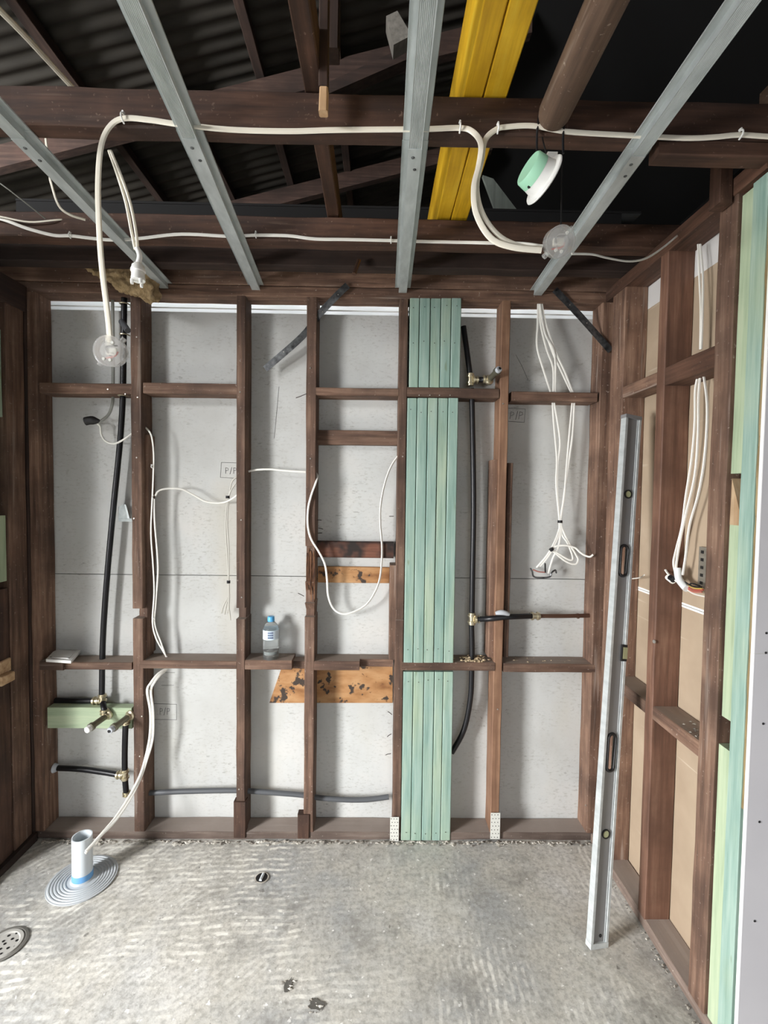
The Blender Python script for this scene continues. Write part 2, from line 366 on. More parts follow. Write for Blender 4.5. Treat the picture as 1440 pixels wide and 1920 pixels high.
stud(573, 592, 900, notches=[(tz(1157, 580), tz(1132, 580), .003, .003, .02), (tz(1131, 580), tz(1093, 580), .003, .002, .013), (tz(1091, 580), tz(1024, 580), .004, .002, .009)])
stud(745, 761, 900, notches=[(tz(1163, 742), tz(1143, 742), 0, 0, .006)])
stud(930.5, 947, 1050, mat=BROWN)
stud(1117, 1140, 1000)
# sister pieces and short studs
def piece(name, pl, pr, yt, yb, Y0_, Y1_, mat, axis='z', yref=None, parent=WB, jit=.001, ch=.003):
    yr = yref or (yt+yb)/2; pm = (pl+pr)/2
    return timber(xat(pl, Y0_, yr), xat(pr, Y0_, yr), Y0_, Y1_, zat(yb, Y0_, pm), zat(yt, Y0_, pm), axis, jit=jit, ch=ch).build(name, mat, parent)
zshelf = zat(1240, YF, 200)
piece('sister_stud', 270, 277, 815, 1228, 2.125, YL-.001, HW['z'])
piece('sister_stud', 919, 930, 862, 1232, 2.118, YL-.001, HW['z'], yref=1050)
piece('sister_stud', 948, 958, 868, 1232, 2.118, YL-.001, HW['z'], yref=1050)
piece('sister_stud', 730, 743, 1060, 1237, 2.108, YL-.001, HW['z'], yref=1150)
# splintered patch on the fourth stud
xa, xb = xat(574, YF, 1080), xat(590, YF, 1080)
m = MB()
for i in range(9):
    x = xa+(xb-xa)*(i+.5)/9; zt_, zb_ = zat(random.uniform(1026, 1045), YF, 580), zat(random.uniform(1085, 1128), YF, 580)
    m.tube([(x, YF+.004, zb_), (x+random.uniform(-.002, .002), YF+random.uniform(-.003, .004), (zt_+zb_)/2), (x, YF+.008, zt_)], .0028, 5, 3)
m.build('splinters', ROT, WB, label='splintered rotten patch')
# feet of the two middle studs
piece('stud_foot', 438, 461, 1504, 1571, YF-.007, YF+.03, RW['z'], yref=1540)
piece('stud_foot', 558, 580, 1528, 1572, YF-.007, YF+.03, RW['z'], yref=1550)
# noggins
def nog(pl, pr, yt, yb, Y0_=YF, Y1_=YL-.001, mat=None, name='noggin', yref=None):
    return piece(name, pl, pr, yt, yb, Y0_, Y1_, mat or HW['x'], 'x', yref)
nog(74, 247, 718, 738); nog(268, 444, 718, 738)
nog(590, 747, 727, 742); nog(594, 747, 807, 834, 2.15, 2.195); nog(592, 738, 1016, 1046, 2.15, 2.195, CHAR)
nog(763, 936, 727, 745, YF-.002); nog(960, 1120, 735, 752)
nog(596, 730, 1063, 1093, 2.182, YL-.001, PLY, 'scorched_board')
nog(74, 118, 1240, 1257, YF-.01); nog(116, 247, 1242, 1256, YF+.006, name='noggin')
nog(263, 443, 1239, 1254); nog(457, 547, 1238, 1256); nog(547, 572, 1240, 1254, YF+.035); nog(582, 674, 1240, 1257); nog(674, 737, 1236, 1250, YF+.03)
nog(753, 928, 1242, 1258, YF-.004); nog(944, 1116, 1245, 1261)
# scorched sheet behind the shelf noggins
m = MB(); m.prism([P(505, 1318, 2.194), P(736, 1318, 2.194), P(736, 1240, 2.194), P(532, 1240, 2.194)], (0, .005, 0)); m.build('scorched_sheet', PLY, WB, label='orange plywood strip with burnt black patches')
# nails: bent nails and bright heads
for (px, py, Y, dx, dz) in ((596, 1000, 2.15, .02, .003), (597, 990, 2.15, .022, -.004), (595, 975, 2.14, .02, .0), (575, 738, 2.09, -.045, -.022), (738, 968, 2.15, -.02, .0), (570, 1118, 2.12, -.025, .016),
                            (735, 1340, 2.15, -.02, .02), (734, 1376, 2.15, -.02, -.008), (733, 1413, 2.15, -.025, .0)):
    a = P(px, py, Y); MB().tube([a, a+Vector((dx*.6, -.004, dz*.6)), a+Vector((dx, -.012, dz))], .0016, 6, 3).build('nail', NAIL, WB)
for (px, py) in ((256, 632), (258, 745), (256, 858), (202, 730), (235, 739), (453, 1120), (448, 1480), (251, 972), (266, 1343), (262, 1418), (1118, 1520), (933, 1330), (943, 757), (450, 735), (582, 690), (755, 856), (582, 860), (452, 975), (1124, 1425), (1098, 1510), (445, 1518), (570, 1540)):
    a = P(px, py, YF-.0015); MB().lathe(a, (0, -1, .1), [(0, .0035), (.0012, .003)], 8).build('nail_head', NAILW, WB)
for px in (786, 806, 824, 844):
    a = P(px, 741, YF-.004); MB().lathe(a, (0, -1, 0), [(0, .003), (.001, .002)], 8).build('nail_head', NAILW, WB)
# pencil marks on the sheets
def strokes(lines, parent, Y=YL-.0008, wd=.0011):
    m = MB()
    for L in lines:
        m.tube([P(x, y, Y) for x, y in L], wd, 4, 1)
    return m.build('pencil_mark', PENCIL, parent, label='pencilled letters P slash P in a box')
def pp(x0, x1, y0, y1, sk=0):
    hgt = y1-y0; wd = (x1-x0)
    def Pl(x): return [[(x-sk, y1), (x, y0)], [(x, y0), (x+wd*.22, y0+hgt*.1), (x+wd*.24, y0+hgt*.38), (x, y0+hgt*.55)]]
    return Pl(x0) + [[(x0+wd*.38, y1+1), (x0+wd*.55, y0-1)]] + Pl(x0+wd*.72)
strokes([[(446, 868), (415, 867), (413, 895), (446, 897)]] + pp(423, 444, 877, 888), upper_sheet)
strokes([[(953, 765), (985, 767), (983, 792), (953, 790)]] + pp(958, 981, 772, 786, 2), upper_sheet)
strokes([[(288, 1319.5), (331, 1320.5), (331, 1349.5), (290, 1349)]] + pp(300, 319, 1328, 1340), lower_sheet)
for L in ([(523, 725), (519, 770), (514, 822)], [(967, 665), (978, 685), (990, 712)], [(303, 1261), (328, 1261)], [(303, 1285), (326, 1285)]):
    m = MB().tube([P(x, y, YL-.0008) for x, y in L], .0008, 4, 1); m.build('pencil_line', PENCIL, upper_sheet if L[0][1] < 1000 else lower_sheet)

# ================================================================== RIGHT WALL
WR = struct_root('wall_right', 'right wall of hardwood studs over tan board')
zrj = 1.215
MB().box(XRL, XRL+.01, 1.24, 2.2, zrj+.004, 2.36).build('lining_sheet', TAN, WR)
MB().box(XRL, XRL+.01, 1.24, 2.2, 0, zrj-.012).build('lining_sheet', TAN, WR)
MB().box(XRL-.001, XRL+.01, 1.24, 2.2, 2.36, 2.475).build('white_strip', plain('white_board_band', '#d9d7d4', .7), WR)
MB().box(XRL-.001, XRL+.01, 1.24, 2.2, zrj-.012, zrj-.005).build('white_strip', GYP, WR); MB().box(XRL-.001, XRL+.01, 1.24, 2.2, zrj-.003, zrj+.004).build('white_strip', GYP, WR)
MB().box(XRL+.002, XRL+.02, 1.24, 2.2, 0, 2.6).build('backing_board', UNLIT, WR)
def rstud(y0, y1, z0=.04, z1=2.45, x0=XR, x1=XRL-.001, mat=None, name='stud', steps=None):
    return timber(x0, x1, y0, y1, z0, z1, 'z', steps=steps).build(name, mat or HW['z'], WR)
rstud(1.935, 2.04, x0=XR); rstud(2.055, 2.19, z0=0, x0=1.035, x1=1.094)
rstud(1.652, 1.697, mat=wood('red_brown_stud_z', 'z', '#4e3528', '#735241', '#8f6e5a', .72)); rstud(1.34, 1.41)
timber(XR, XRL-.001, 1.25, 2.09, 0, .04, 'y', jit=.002).build('bottom_plate', wood('dusty_plate_y', 'y', '#4f4139', '#76665c', '#94867b', .85, spots='#b3a99f', dust='#9c9087'), WR)
timber(XR-.005, XRL-.001, 1.235, 2.095, 2.45, 2.50, 'y').build('top_plate', RW['y'], WR)
def rnog(y0, y1, z0, z1, x0=XR+.002, mat=None): return timber(x0, XRL-.001, y0, y1, z0, z1, 'y').build('noggin', mat or HW['y'], WR)
rnog(1.70, 1.935, 2.00, 2.045); rnog(1.41, 1.652, 1.985, 2.05, mat=RW['y'])
rnog(1.70, 1.935, .79, .838); rnog(1.41, 1.652, .79, .84); rnog(1.20+.08, 1.34, .78, .84, x0=XR+.02)
for (px, py) in ((1227, 1203),):
    a = PX(px, py, XR-.001); MB().lathe(a, (-1, -.2, 0), [(0, .007), (.003, .006)], 10).build('nail_head', NAILW, WR)
# treated pine pieces and ragged masonry edge past the third stud
def gpy(y0, y1, za_, zb_, x0, x1, mat, nm): return timber(x0, x1, y0, y1, za_, zb_, 'z', ch=.002, jit=.0006).build(nm, mat, WR)
gz = lambda py, px: PX(px, py, XR+.012).z
gpy(1.287, 1.338, gz(888, 1375), 2.44, XR+.012, XRL-.01, GRNY, 'treated_pine_packer')
gpy(1.287, 1.335, gz(1345, 1358), gz(985, 1380), XR+.012, XRL-.01, GRNY, 'treated_pine_packer')
m = MB(); a0, a1 = gz(985, 1380), gz(897, 1375)
m.prism([(XR+.013, 1.335, a0), (XR+.013, 1.289, a0), (XR+.013, 1.289, a0+.01), (XR+.013, 1.333, a1)], (.04, 0, 0)); m.build('broken_packer_end', FRESH['z'], WR, label='pale splintered end of a packer')
gpy(1.287, 1.335, .041, gz(1397, 1355), XR+.008, XRL-.01, GRNY, 'treated_pine_packer')
gpy(1.236, 1.285, 0, 2.44, XR, XRL-.01, GRN, 'treated_pine_stud')
m = MB(); n = 40; rs = []
for i in range(n):
    z = .75+(2.44-.75)*i/(n-1); k = .004*noise.noise((z*14, 0, 0)); rs.append([(XR+.004+k, 1.2355, z), (XR+.004+k, 1.222, z), (XR+.05, 1.222, z), (XR+.05, 1.2355, z)])
m.rings(rs).build('ragged_edge', DIRT, WR, label='ragged brown masonry edge beside the plasterboard')
# return wall, plasterboard facing the camera
WRET = struct_root('wall_front_right', 'grey plasterboard return wall facing the camera')
zjb = P(1420, 1226, 1.21).z
yb0 = 1.212
MB().box(XR+.001, 2.45, yb0, yb0+.0015, 0, zjb-.001).build('plasterboard_sheet', PBOARD, WRET); MB().box(XR+.001, 2.45, yb0, yb0+.0015, zjb+.001, 2.62).build('plasterboard_sheet', PBOARD, WRET)
MB().box(XR, 2.45, yb0+.0015, yb0+.0115, 0, zjb-.0005).build('gypsum_core', GYP, WRET); MB().box(XR, 2.45, yb0+.0015, yb0+.0115, zjb, 2.62).build('gypsum_core', GYP, WRET)
MB().box(XRL+.03, 2.45, yb0+.02, yb0+.1, 0, 2.62).build('wall_core', HW['z'], WRET)
for (px, py) in ((1437, 1187), (1436, 1224), (1431, 1357), (1424, 1541), (1415, 1727)):
    a = P(px, py, yb0-.0004); MB().lathe(a, (0, -1, 0), [(0, .0035), (.001, .003)], 8).build('screw', SCREW, WRET)

# ================================================================== LEFT WALL NIB
WL = struct_root('wall_left', 'left wall end of dark posts with green packers')
def ltim(y0, y1, z0, z1, x0, x1, mat, nm='stud'): return timber(x0, x1, y0, y1, z0, z1, 'z').build(nm, mat, WL)
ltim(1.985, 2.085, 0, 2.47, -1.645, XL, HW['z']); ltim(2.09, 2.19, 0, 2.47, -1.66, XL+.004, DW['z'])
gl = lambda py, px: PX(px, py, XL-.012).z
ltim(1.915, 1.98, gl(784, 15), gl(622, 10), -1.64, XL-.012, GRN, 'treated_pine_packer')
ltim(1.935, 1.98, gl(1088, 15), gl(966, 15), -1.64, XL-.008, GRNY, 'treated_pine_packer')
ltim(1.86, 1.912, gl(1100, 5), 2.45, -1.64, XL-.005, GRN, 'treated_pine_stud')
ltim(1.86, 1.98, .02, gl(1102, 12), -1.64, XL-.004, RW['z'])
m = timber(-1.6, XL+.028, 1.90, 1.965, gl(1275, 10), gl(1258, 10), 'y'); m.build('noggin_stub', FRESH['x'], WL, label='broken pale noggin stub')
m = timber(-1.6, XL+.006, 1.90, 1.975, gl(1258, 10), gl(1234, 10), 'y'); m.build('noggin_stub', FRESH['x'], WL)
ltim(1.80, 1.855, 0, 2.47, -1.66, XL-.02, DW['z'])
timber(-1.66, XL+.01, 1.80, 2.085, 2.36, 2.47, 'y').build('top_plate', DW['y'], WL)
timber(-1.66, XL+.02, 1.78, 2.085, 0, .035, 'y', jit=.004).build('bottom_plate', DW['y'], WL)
# entry side of the room, left of the opening: return wall and window wall
WE = struct_root('wall_front_left', 'plasterboard return wall left of the opening')
MB().box(-2.62, -1.665, 1.80, 1.90, 0, 2.62).build('plasterboard_sheet', PBOARD, WE)
WS = struct_root('wall_side', 'side wall with a window opening')
for b in ((-2.62, -2.50, -2.2, -.45, 0, 2.62), (-2.62, -2.50, .5, 1.8, 0, 2.62), (-2.62, -2.50, -.45, .5, 0, .2), (-2.62, -2.50, -.45, .5, 1.72, 2.62)):
    MB().box(*b).build('plasterboard_sheet', PBOARD, WS)

WX = struct_root('wall_rear', 'rear wall behind the camera with a wide opening added for the fill lamp')  # unseen; put in to hold back stray light, opening made for rear fill
for b in ((-2.62, -.15, -2.3, -2.2, 0, 2.62), (1.55, 2.5, -2.3, -2.2, 0, 2.62), (-.15, 1.55, -2.3, -2.2, 1.98, 2.62)):
    MB().box(*b).build('plasterboard_sheet', PBOARD, WX)
struct(MB().box(-2.62, 2.5, -2.3, -.12, 2.62, 2.64).build('ceiling', PBOARD), 'plasterboard ceiling behind the camera, added to darken the roof space')  # unseen, added to keep light out of the roof space
WY = struct_root('wall_side_right', 'plain plasterboard side wall out of view on the right')
MB().box(2.45, 2.5, -2.2, 1.212, 0, 2.62).build('plasterboard_sheet', PBOARD, WY)
# ================================================================== CEILING JOISTS
def joist(nm, y0, y1, z0, z1, label, mat=None):
    o = timber(-1.66, 2.4, y0, y1, z0, z1, 'x', jit=.002, ch=.004).build('ceiling_joist', mat or RW['x'], base=(.35, (y0+y1)/2, z0)); return tag(o, label, 'joist', 'ceiling joists')
joist('', 1.214, 1.266, 2.50, 2.594, 'nearest reddish ceiling joist carrying thick white cable across the photo')
joist('', 1.735, 1.797, 2.50, 2.588, 'middle reddish ceiling joist carrying a thin white clipped cable')
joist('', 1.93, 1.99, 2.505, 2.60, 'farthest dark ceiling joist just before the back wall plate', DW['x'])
joist('', .2, .25, 2.50, 2.594, 'reddish ceiling joist overhead near the camera')
# block and short post at the right end of the near joist
o = timber(xat(1224, 1.24, 320), 1.0, 1.215, 1.262, 2.462, 2.499, 'x').build('packing_block', RW['x'], base=(.85, 1.24, 2.46)); tag(o, 'short timber packing block under right end of nearest joist', 'timber block')
o = timber(XR-.045, XR-.006, 1.35, 1.395, 2.43, 2.70, 'z').build('short_post', RW['z'], base=(XR-.025, 1.37, 2.43)); tag(o, 'short timber post standing at the right wall plate', 'post')
o = timber(XR-.02, XR+.06, 1.19, 1.205, 2.47, 2.50, 'x').build('timber_offcut', FRESH['x'], base=(XR+.02, 1.2, 2.47)); tag(o, 'pale sawn timber end at top right corner', 'timber offcut')
o = timber(1.02, 1.2, .6, 1.3, 2.60, 2.69, 'y').build('timber_offcut', BROWNY, base=(1.1, .95, 2.6)); tag(o, 'brown timber lying on joists at the far right', 'timber offcut')
# ================================================================== METAL BATTENS
def batten(xr, xf, label, join):
    T = thing('ceiling_batten', label, 'metal batten', ((xr+xf)/2, 1.2, 2.482), 'galvanised ceiling battens')
    zb, zt = 2.476, 2.4985
    def prof(ridged):
        a = []
        a += [(-.032, zt-.003), (-.031, zt-.0006), (-.0145, zt-.0006)]
        a += [(-.0170, zb)]
        if ridged:
            for i in range(9):
                x = -.0155+.031*i/9; a += [(x, zb), (x+.0017, zb+.0014)]
        a += [(.0170, zb), (.0145, zt-.0006), (.031, zt-.0006), (.032, zt-.003)]
        b = [(.0325, zt+.0004), (.0138, zt+.0004), (.0150, zb+.002), (-.0150, zb+.002), (-.0138, zt+.0004), (-.0325, zt+.0004)]
        return a+b
    X = lambda y: xr+(xf-xr)*(2.095-y)/(2.095-.9)
    def run(y0, y1, ridged, nm, dz=0, sc_=1.0):
        pr = prof(ridged); m = MB(); m.rings([[(X(y)+p*sc_, y, z+dz) for p, z in pr] for y in (y0, y1)]); return m.build(nm, GALV, T)
    run(-.35, join, True, 'front_channel'); run(join-.05, 2.095, False, 'rear_channel', -.0012, 1.04)
    for y, d in ((join+.025, .003), (join-.02, -.004)):
        MB().lathe((X(y)+d, y, zb-.001), (0, 0, -1), [(0, .005), (.0015, .0045), (.003, .002)], 8).build('screw', GALVD, T)
bz = 2.476
def bx(px, py): return P(px, py, 2.095).x
batten(P(308, 540, 2.095).x, PZ(12, 232, bz).x, 'leftmost galvanised ceiling batten, ending above the insulation', PZ(45, 287, bz).y)
batten(P(480, 540, 2.095).x, PZ(245, 8, bz).x, 'second galvanised ceiling batten from the left', PZ(360, 287, bz).y)
batten(P(755, 545, 2.095).x, PZ(803, 5, bz).x, 'third galvanised ceiling batten, left of the yellow beam', PZ(780, 305, bz).y)
batten(P(1008, 548, 2.095).x, PZ(1405, 8, bz).x, 'rightmost galvanised ceiling batten behind the clear junction box', PZ(1195, 318, bz).y)

# ================================================================== YELLOW BEAM, LOG
T = thing('laminated_beam', 'yellow laminated timber beam above the joists', 'beam', (.26, 1.0, 2.60))
bxl = PZ(862, 207, 2.60).x; bxm = PZ(899, 207, 2.60).x; bxr = PZ(942, 207, 2.60).x
timber(bxl, bxm-.0015, -.4, 2.6, 2.597, 2.80, 'y', ch=.003, jit=.0005).build('beam_ply', YEL, T)
timber(bxm+.0015, bxr, -.4, 2.6, 2.597, 2.80, 'y', ch=.003, jit=.0005).build('beam_ply', YEL, T)
m = MB(); xlog = P(1036, 262, 1.2).x; zl = P(1036, 245, 1.2).z
m.rings([[(xlog+.040*math.cos(a)*s, y, zl+.036+.040*math.sin(a)*s) for a in [2*math.pi*k/20 for k in range(20)]] for y, s in [(-.35, 1)]+[(i*.12, 1+.03*noise.noise((i, 0, 0))) for i in range(0, 10)]+[(1.19, .99), (1.203, .9)]])
o = m.build('round_log', BROWNY, base=(xlog, .5, zl), smooth=True); tag(o, 'dusty brown round log butting against the nearest joist', 'log')
# dark straps beside the log end
for k, px in ((0, 1007), (1, 1056)):
    o = MB().tube([P(px+4, 215, 1.206), P(px, 250, 1.206), P(px, 288, 1.206)], .003, 6, 4).build('tie_wire', BLK, base=P(px, 288, 1.206)); tag(o, ('black tie wire on left side of the log end' if k == 0 else 'black tie wire on right side of the log end'), 'wire')

# ================================================================== ROOF
RO = struct_root('roof', 'corrugated iron roof on dark timbers')
S = .27; rz = lambda x: 3.93+S*(x+.45)
m = MB(); ys = [-2.2+.0095*i for i in range(int(7.6/.0095))]
m.v = []; n = len(ys)
for x in (-3.4, .75):
    for y in ys: m.v.append((x, y, rz(x)+.007*math.cos(2*math.pi*y/.076)))
m.f = [[i, i+1, n+i+1, n+i] for i in range(n-1)]
m.build('iron_sheet', IRON, RO, smooth=True)
MB().prism([(.75, -2.2, rz(.75)+.02), (4.2, -2.2, rz(.75)-.9), (4.2, -2.2, rz(.75)-.93), (.75, -2.2, rz(.75)-.01)], (0, 7.6, 0)).build('unlit_roof_sheet', UNLIT, RO)  # right roof slope coloured black to stand for the unlit attic
MB().box(-3.4, 4.2, 5.2, 5.25, 2.0, 5).build('gable_board', UNLIT, RO); MB().box(-3.4, 4.2, -2.2, -2.15, 2.62, 5).build('gable_board', UNLIT, RO)  # black boards; the rear one is unseen, added to keep light out
MB().box(2.6, 2.65, -2.2, 5.2, 2.6, 4.6).build('gable_board', UNLIT, RO); MB().box(-3.4, -3.35, -2.2, 5.2, 2.62, 4).build('gable_board', UNLIT, RO)
def purlin(px, py, w_, h_, y0, y1, dz=0):
    # runs along the room under the iron; placed where the photo shows it
    x = -.6
    for _ in range(8): x = PZ(px, py, rz(x)-.03-h_/2+dz).x
    z = rz(x)-.012+dz; timber(x-w_/2, x+w_/2, y0, y1, z-h_, z, 'y').build('purlin', DW['y'], RO)
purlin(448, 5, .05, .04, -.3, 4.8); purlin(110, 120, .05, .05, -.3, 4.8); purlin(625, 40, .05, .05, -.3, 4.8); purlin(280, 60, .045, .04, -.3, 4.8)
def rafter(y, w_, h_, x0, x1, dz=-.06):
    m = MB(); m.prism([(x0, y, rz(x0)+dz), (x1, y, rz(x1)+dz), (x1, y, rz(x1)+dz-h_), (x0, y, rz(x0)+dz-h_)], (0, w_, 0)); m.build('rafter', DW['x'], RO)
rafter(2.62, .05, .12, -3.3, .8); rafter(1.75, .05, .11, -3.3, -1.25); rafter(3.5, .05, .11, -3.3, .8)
# ceiling-level timbers running along the room above the joists
xh = PZ(568, 60, 2.60).x
o = timber(xh-.02, xh+.024, -.3, 1.92, 2.597, 2.69, 'y').build('hanging_beam', RW['y'], base=(xh, .8, 2.597)); tag(o, 'reddish timber lying across the joists left of centre', 'timber')
xs_ = P(607, 200, 1.17).x
T = thing('hanging_stick', 'thin hanging timber stick with a pale cut end above the nearest joist', 'timber', (xs_, 1.17, 2.55))
timber(xs_-.011, xs_+.012, 1.155, 1.178, P(607, 170, 1.17).z, 3.2, 'z').build('stick', DW['z'], T); timber(xs_-.010, xs_+.011, 1.155, 1.178, P(607, 216, 1.17).z, P(607, 171, 1.17).z, 'z').build('cut_end', FRESH['z'], T)
o = timber(P(612, 50, 1.5).x, P(636, 50, 1.5).x, 1.48, 1.54, P(620, 100, 1.5).z, 3.9, 'z').build('hanger_post', DW['z'], base=P(624, 100, 1.5)); tag(o, 'dark vertical roof hanger behind the hanging stick', 'post')
m = MB(); m.prism([P(724, 30, 2.0), P(745, 20, 2.0), P(772, 66, 2.0), P(738, 84, 2.0)], (.0, .10, .03)); o = m.build('roof_block', wood('grey_block', 'y', '#5a5650', '#77736b', '#8c887f'), base=P(745, 60, 2.0)); tag(o, 'small grey timber block high in the roof space', 'timber block')
m = MB(); m.prism([P(560, 200, 2.3), P(560, 180, 2.3), P(800, 68, 2.3), P(800, 95, 2.3)], (0, .06, 0)); o = m.build('roof_strut', DW['x'], base=P(640, 160, 2.3)); tag(o, 'dark sloping roof strut rising to the right behind the joist', 'timber')
m = MB(); m.prism([P(905, 328, 2.25), P(925, 335, 2.25), P(1005, 440, 2.25), P(948, 445, 2.25)], (0, .02, 0)); o = m.build('grey_board', wood('grey_board', 'z', '#4f544e', '#646a63', '#787e76'), base=P(950, 430, 2.25)); tag(o, 'weathered grey board leaning in the dark above middle joist', 'board')

# ================================================================== TREATED PINE PACKS (back wall)
def pack(edges, yref, yt, yb, label, bottoms=None):
    b = P((edges[0]+edges[-1])/2, yb, YF-.004); T = thing('timber_pack', label, 'timber pack', b, 'packs of green treated pine boards')
    for i in range(5):
        xa, xb = xat(edges[i], YF-.004, yref), xat(edges[i+1], YF-.004, yref)
        o = timber(xa+.0013, xb-.0013, YF-.006+random.uniform(-.002, .002), YF+.085, zat(yb, YF-.004, edges[i]), zat(yt, YF-.004, edges[i])-.001, 'z', ch=.0028, jit=.0003, n=4).build('board', GRN, T)
        for (fy) in ((.05, .95) if yb-yt > 200 else (.1, .5)):
            a = Vector((xa+.02+random.uniform(-.005, .005), YF-.0085, zat(yt+(yb-yt)*fy+random.uniform(-3, 3), YF, edges[i]))); MB().lathe(a, (0, -1, 0), [(0, .0022), (.0008, .0018)], 6).build('nail_hole', NAIL, o)
    return T
pack([768, 786.5, 807, 826.5, 846, 865], 600, 559, 726, 'short upper pack of five green treated pine boards above the dark noggin')
pack([760, 778.5, 798, 817, 836, 855], 1000, 746, 1242, 'long middle pack of five green treated pine boards')
pack([754, 773, 793, 812.5, 829, 848], 1400, 1259, 1575, 'lower pack of five green treated pine boards standing on the floor')

# ================================================================== CABLES
def pts(L, Y=None): return [P(*p) if len(p) == 3 else P(p[0], p[1], Y) for p in L]
def clip(T, p, r=.007, up=True, mat=WPL):
    m = MB(); p = Vector(p); m.tube([p+Vector((0, .002, r)), p+Vector((0, -r, r*.5)), p+Vector((0, -r, -r*.5)), p+Vector((0, .002, -r))], .0022, 6, 3); m.lathe(p+Vector((0, .002, r*1.2)), (0, -1, 0), [(0, .003), (.008, .0025)], 8); m.build('cable_clip', mat, T, smooth=True)
def cable(name, label, strands, r=.0035, mat=WHT, clips=(), base=None, ties=(), group=None, flat=.6, cat='cable'):
    b = base or strands[0][0]; T = thing(name, label, cat, b, group)
    for s in strands:
        MB().tube(s, r, 8, 6, flat).build('strand', mat, T, smooth=True)
    for c in clips: clip(T, c, r*1.5)
    for (c, rr, d) in ties:
        c = Vector(c); d = Vector(d).normalized(); MB().lathe(c-d*.006, d, [(0, rr), (.012, rr)], 12).build('cable_tie', BLK, T)
    return T
YJ1, YJ2 = 1.207, 1.728
cable('ceiling_cable', 'thick white cable clipped along nearest joist down to left clear junction box',
      [pts([(207, 650, 1.185), (203, 600, 1.185), (191, 500, 1.19), (185.5, 420, 1.19), (184, 340, 1.195), (190, 272, 1.2), (207, 236, YJ1), (233, 222, YJ1), (280, 225, YJ1), (335, 233, YJ1), (430, 243, YJ1), (540, 246, YJ1), (620, 244, YJ1), (700, 243, YJ1), (800, 242, YJ1), (862, 240, YJ1), (886, 247, 1.20), (902, 270, 1.19), (898, 310, 1.18), (889, 350, 1.17), (893, 400, 1.16), (920, 446, 1.155), (960, 463, 1.15), (1015, 469, 1.15)])],
      .0074, mat=CRM, clips=[P(232, 222, YJ1), P(862, 240, YJ1)], flat=.55)
cable('ceiling_cable', 'white cable entering from the right along nearest joist to right junction box',
      [pts([(1520, 258, YJ1), (1440, 256, YJ1), (1386, 253, YJ1), (1340, 257, YJ1), (1285, 259, YJ1), (1180, 254, YJ1), (1065, 247, YJ1), (1000, 236, YJ1), (950, 238, YJ1), (930, 243, YJ1), (910, 262, 1.20), (903, 300, 1.185), (894, 350, 1.175), (905, 400, 1.165), (935, 441, 1.16), (975, 461, 1.155), (1015, 466, 1.155)])],
      .0068, mat=CRM, clips=[P(933, 242, YJ1), P(1387, 253, YJ1)], flat=.6)
cable('ceiling_cable', 'thin white cable clipped along middle joist to right junction box',
      [pts([(-190, 378, 1.74), (-60, 400, 1.72), (0, 410, 1.72), (50, 428, YJ2), (100, 441, YJ2), (132, 442, YJ2), (175, 447, YJ2), (215, 450, YJ2), (262, 447, YJ2), (340, 439, YJ2), (430, 443, YJ2), (480, 441, YJ2), (540, 442, YJ2), (590, 448, YJ2), (650, 449, YJ2), (735, 451, YJ2), (800, 453, YJ2), (900, 455, 1.7), (970, 457, 1.4), (1015, 463, 1.16)])],
      .0058, clips=[P(132, 442, YJ2), P(480, 441, YJ2), P(733, 451, YJ2)], flat=.6)
cable('ceiling_cable', 'thin grey-white cable hanging to the left end of middle joist', [pts([(-190, 384, 1.70), (-40, 400, 1.70), (0, 406, 1.71), (55, 416, 1.72), (110, 412, 1.73), (160, 410, 1.8)])], .003, mat=CRM)
cable('ceiling_cable', 'short pale cable drooping behind leftmost batten', [pts([(80, 200, 1.62), (92, 320, 1.60), (97, 347, 1.60), (110, 385, 1.61), (130, 402, 1.63), (160, 412, 1.66)])], .0042, mat=CRM)
cable('ceiling_cable', 'thin white cable from right junction box to the right wall plate', [pts([(1072, 476, 1.16), (1110, 477, 1.2), (1140, 484, 1.28), (1180, 490, 1.38), (1212, 484, 1.46), (1242, 465, 1.53), (1270, 442, 1.585)])], .003)
cable('attic_wire', 'thin dark grey wire at far left above the joists', [pts([(-160, 240, 1.58), (-20, 330, 1.6), (35, 370, 1.62), (85, 410, 1.65)])], .0022, mat=GRYC)
o = MB().tube([PZ(-330, -330, 2.74), PZ(-40, -22, 2.75), PZ(40, 60, 2.76), PZ(100, 125, 2.77), PZ(160, 190, 2.775), PZ(215, 250, 2.78)], .0075, 8, 4).build('attic_conduit', CRM, base=PZ(100, 125, 2.77), smooth=True); tag(o, 'cream conduit running through the roof space at top left', 'conduit')
# lamp holder pendant
T = thing('lamp_holder', 'white bayonet lamp holder hanging on twin cable at left', 'lamp holder', P(258, 528, 1.29))
for dx in (-3, 3):
    MB().tube(pts([(206+dx*.5, 283, 1.285), (224+dx, 330, 1.285), (240+dx*1.3, 380, 1.29), (250+dx*1.4, 430, 1.29), (256+dx*.8, 468, 1.29)]), .0042, 8, 5).build('flex', CRM, T, smooth=True)
a, b = P(257, 465, 1.29), P(259, 494, 1.29)
MB().tube([a, P(262, 480, 1.29), b], .0068, 10, 4).build('sleeve', WPL, T, smooth=True)
d = (P(259, 527, 1.288)-b).normalized()
MB().lathe(b, d, [(0, .009), (.006, .0155), (.014, .017), (.016, .0185), (.022, .0185), (.024, .0165), (.036, .0165), (.038, .0175), (.046, .0175)], 20).build('collar', WPL, T, smooth=True)
for k in range(3):
    an = k*2.1+.4; u = d.orthogonal().normalized(); v = d.cross(u); c = b+d*.045+(u*math.cos(an)+v*math.sin(an))*.0145; MB().lathe(c, d, [(0, .005), (.012, .004)], 8).build('prong', WPL, T)
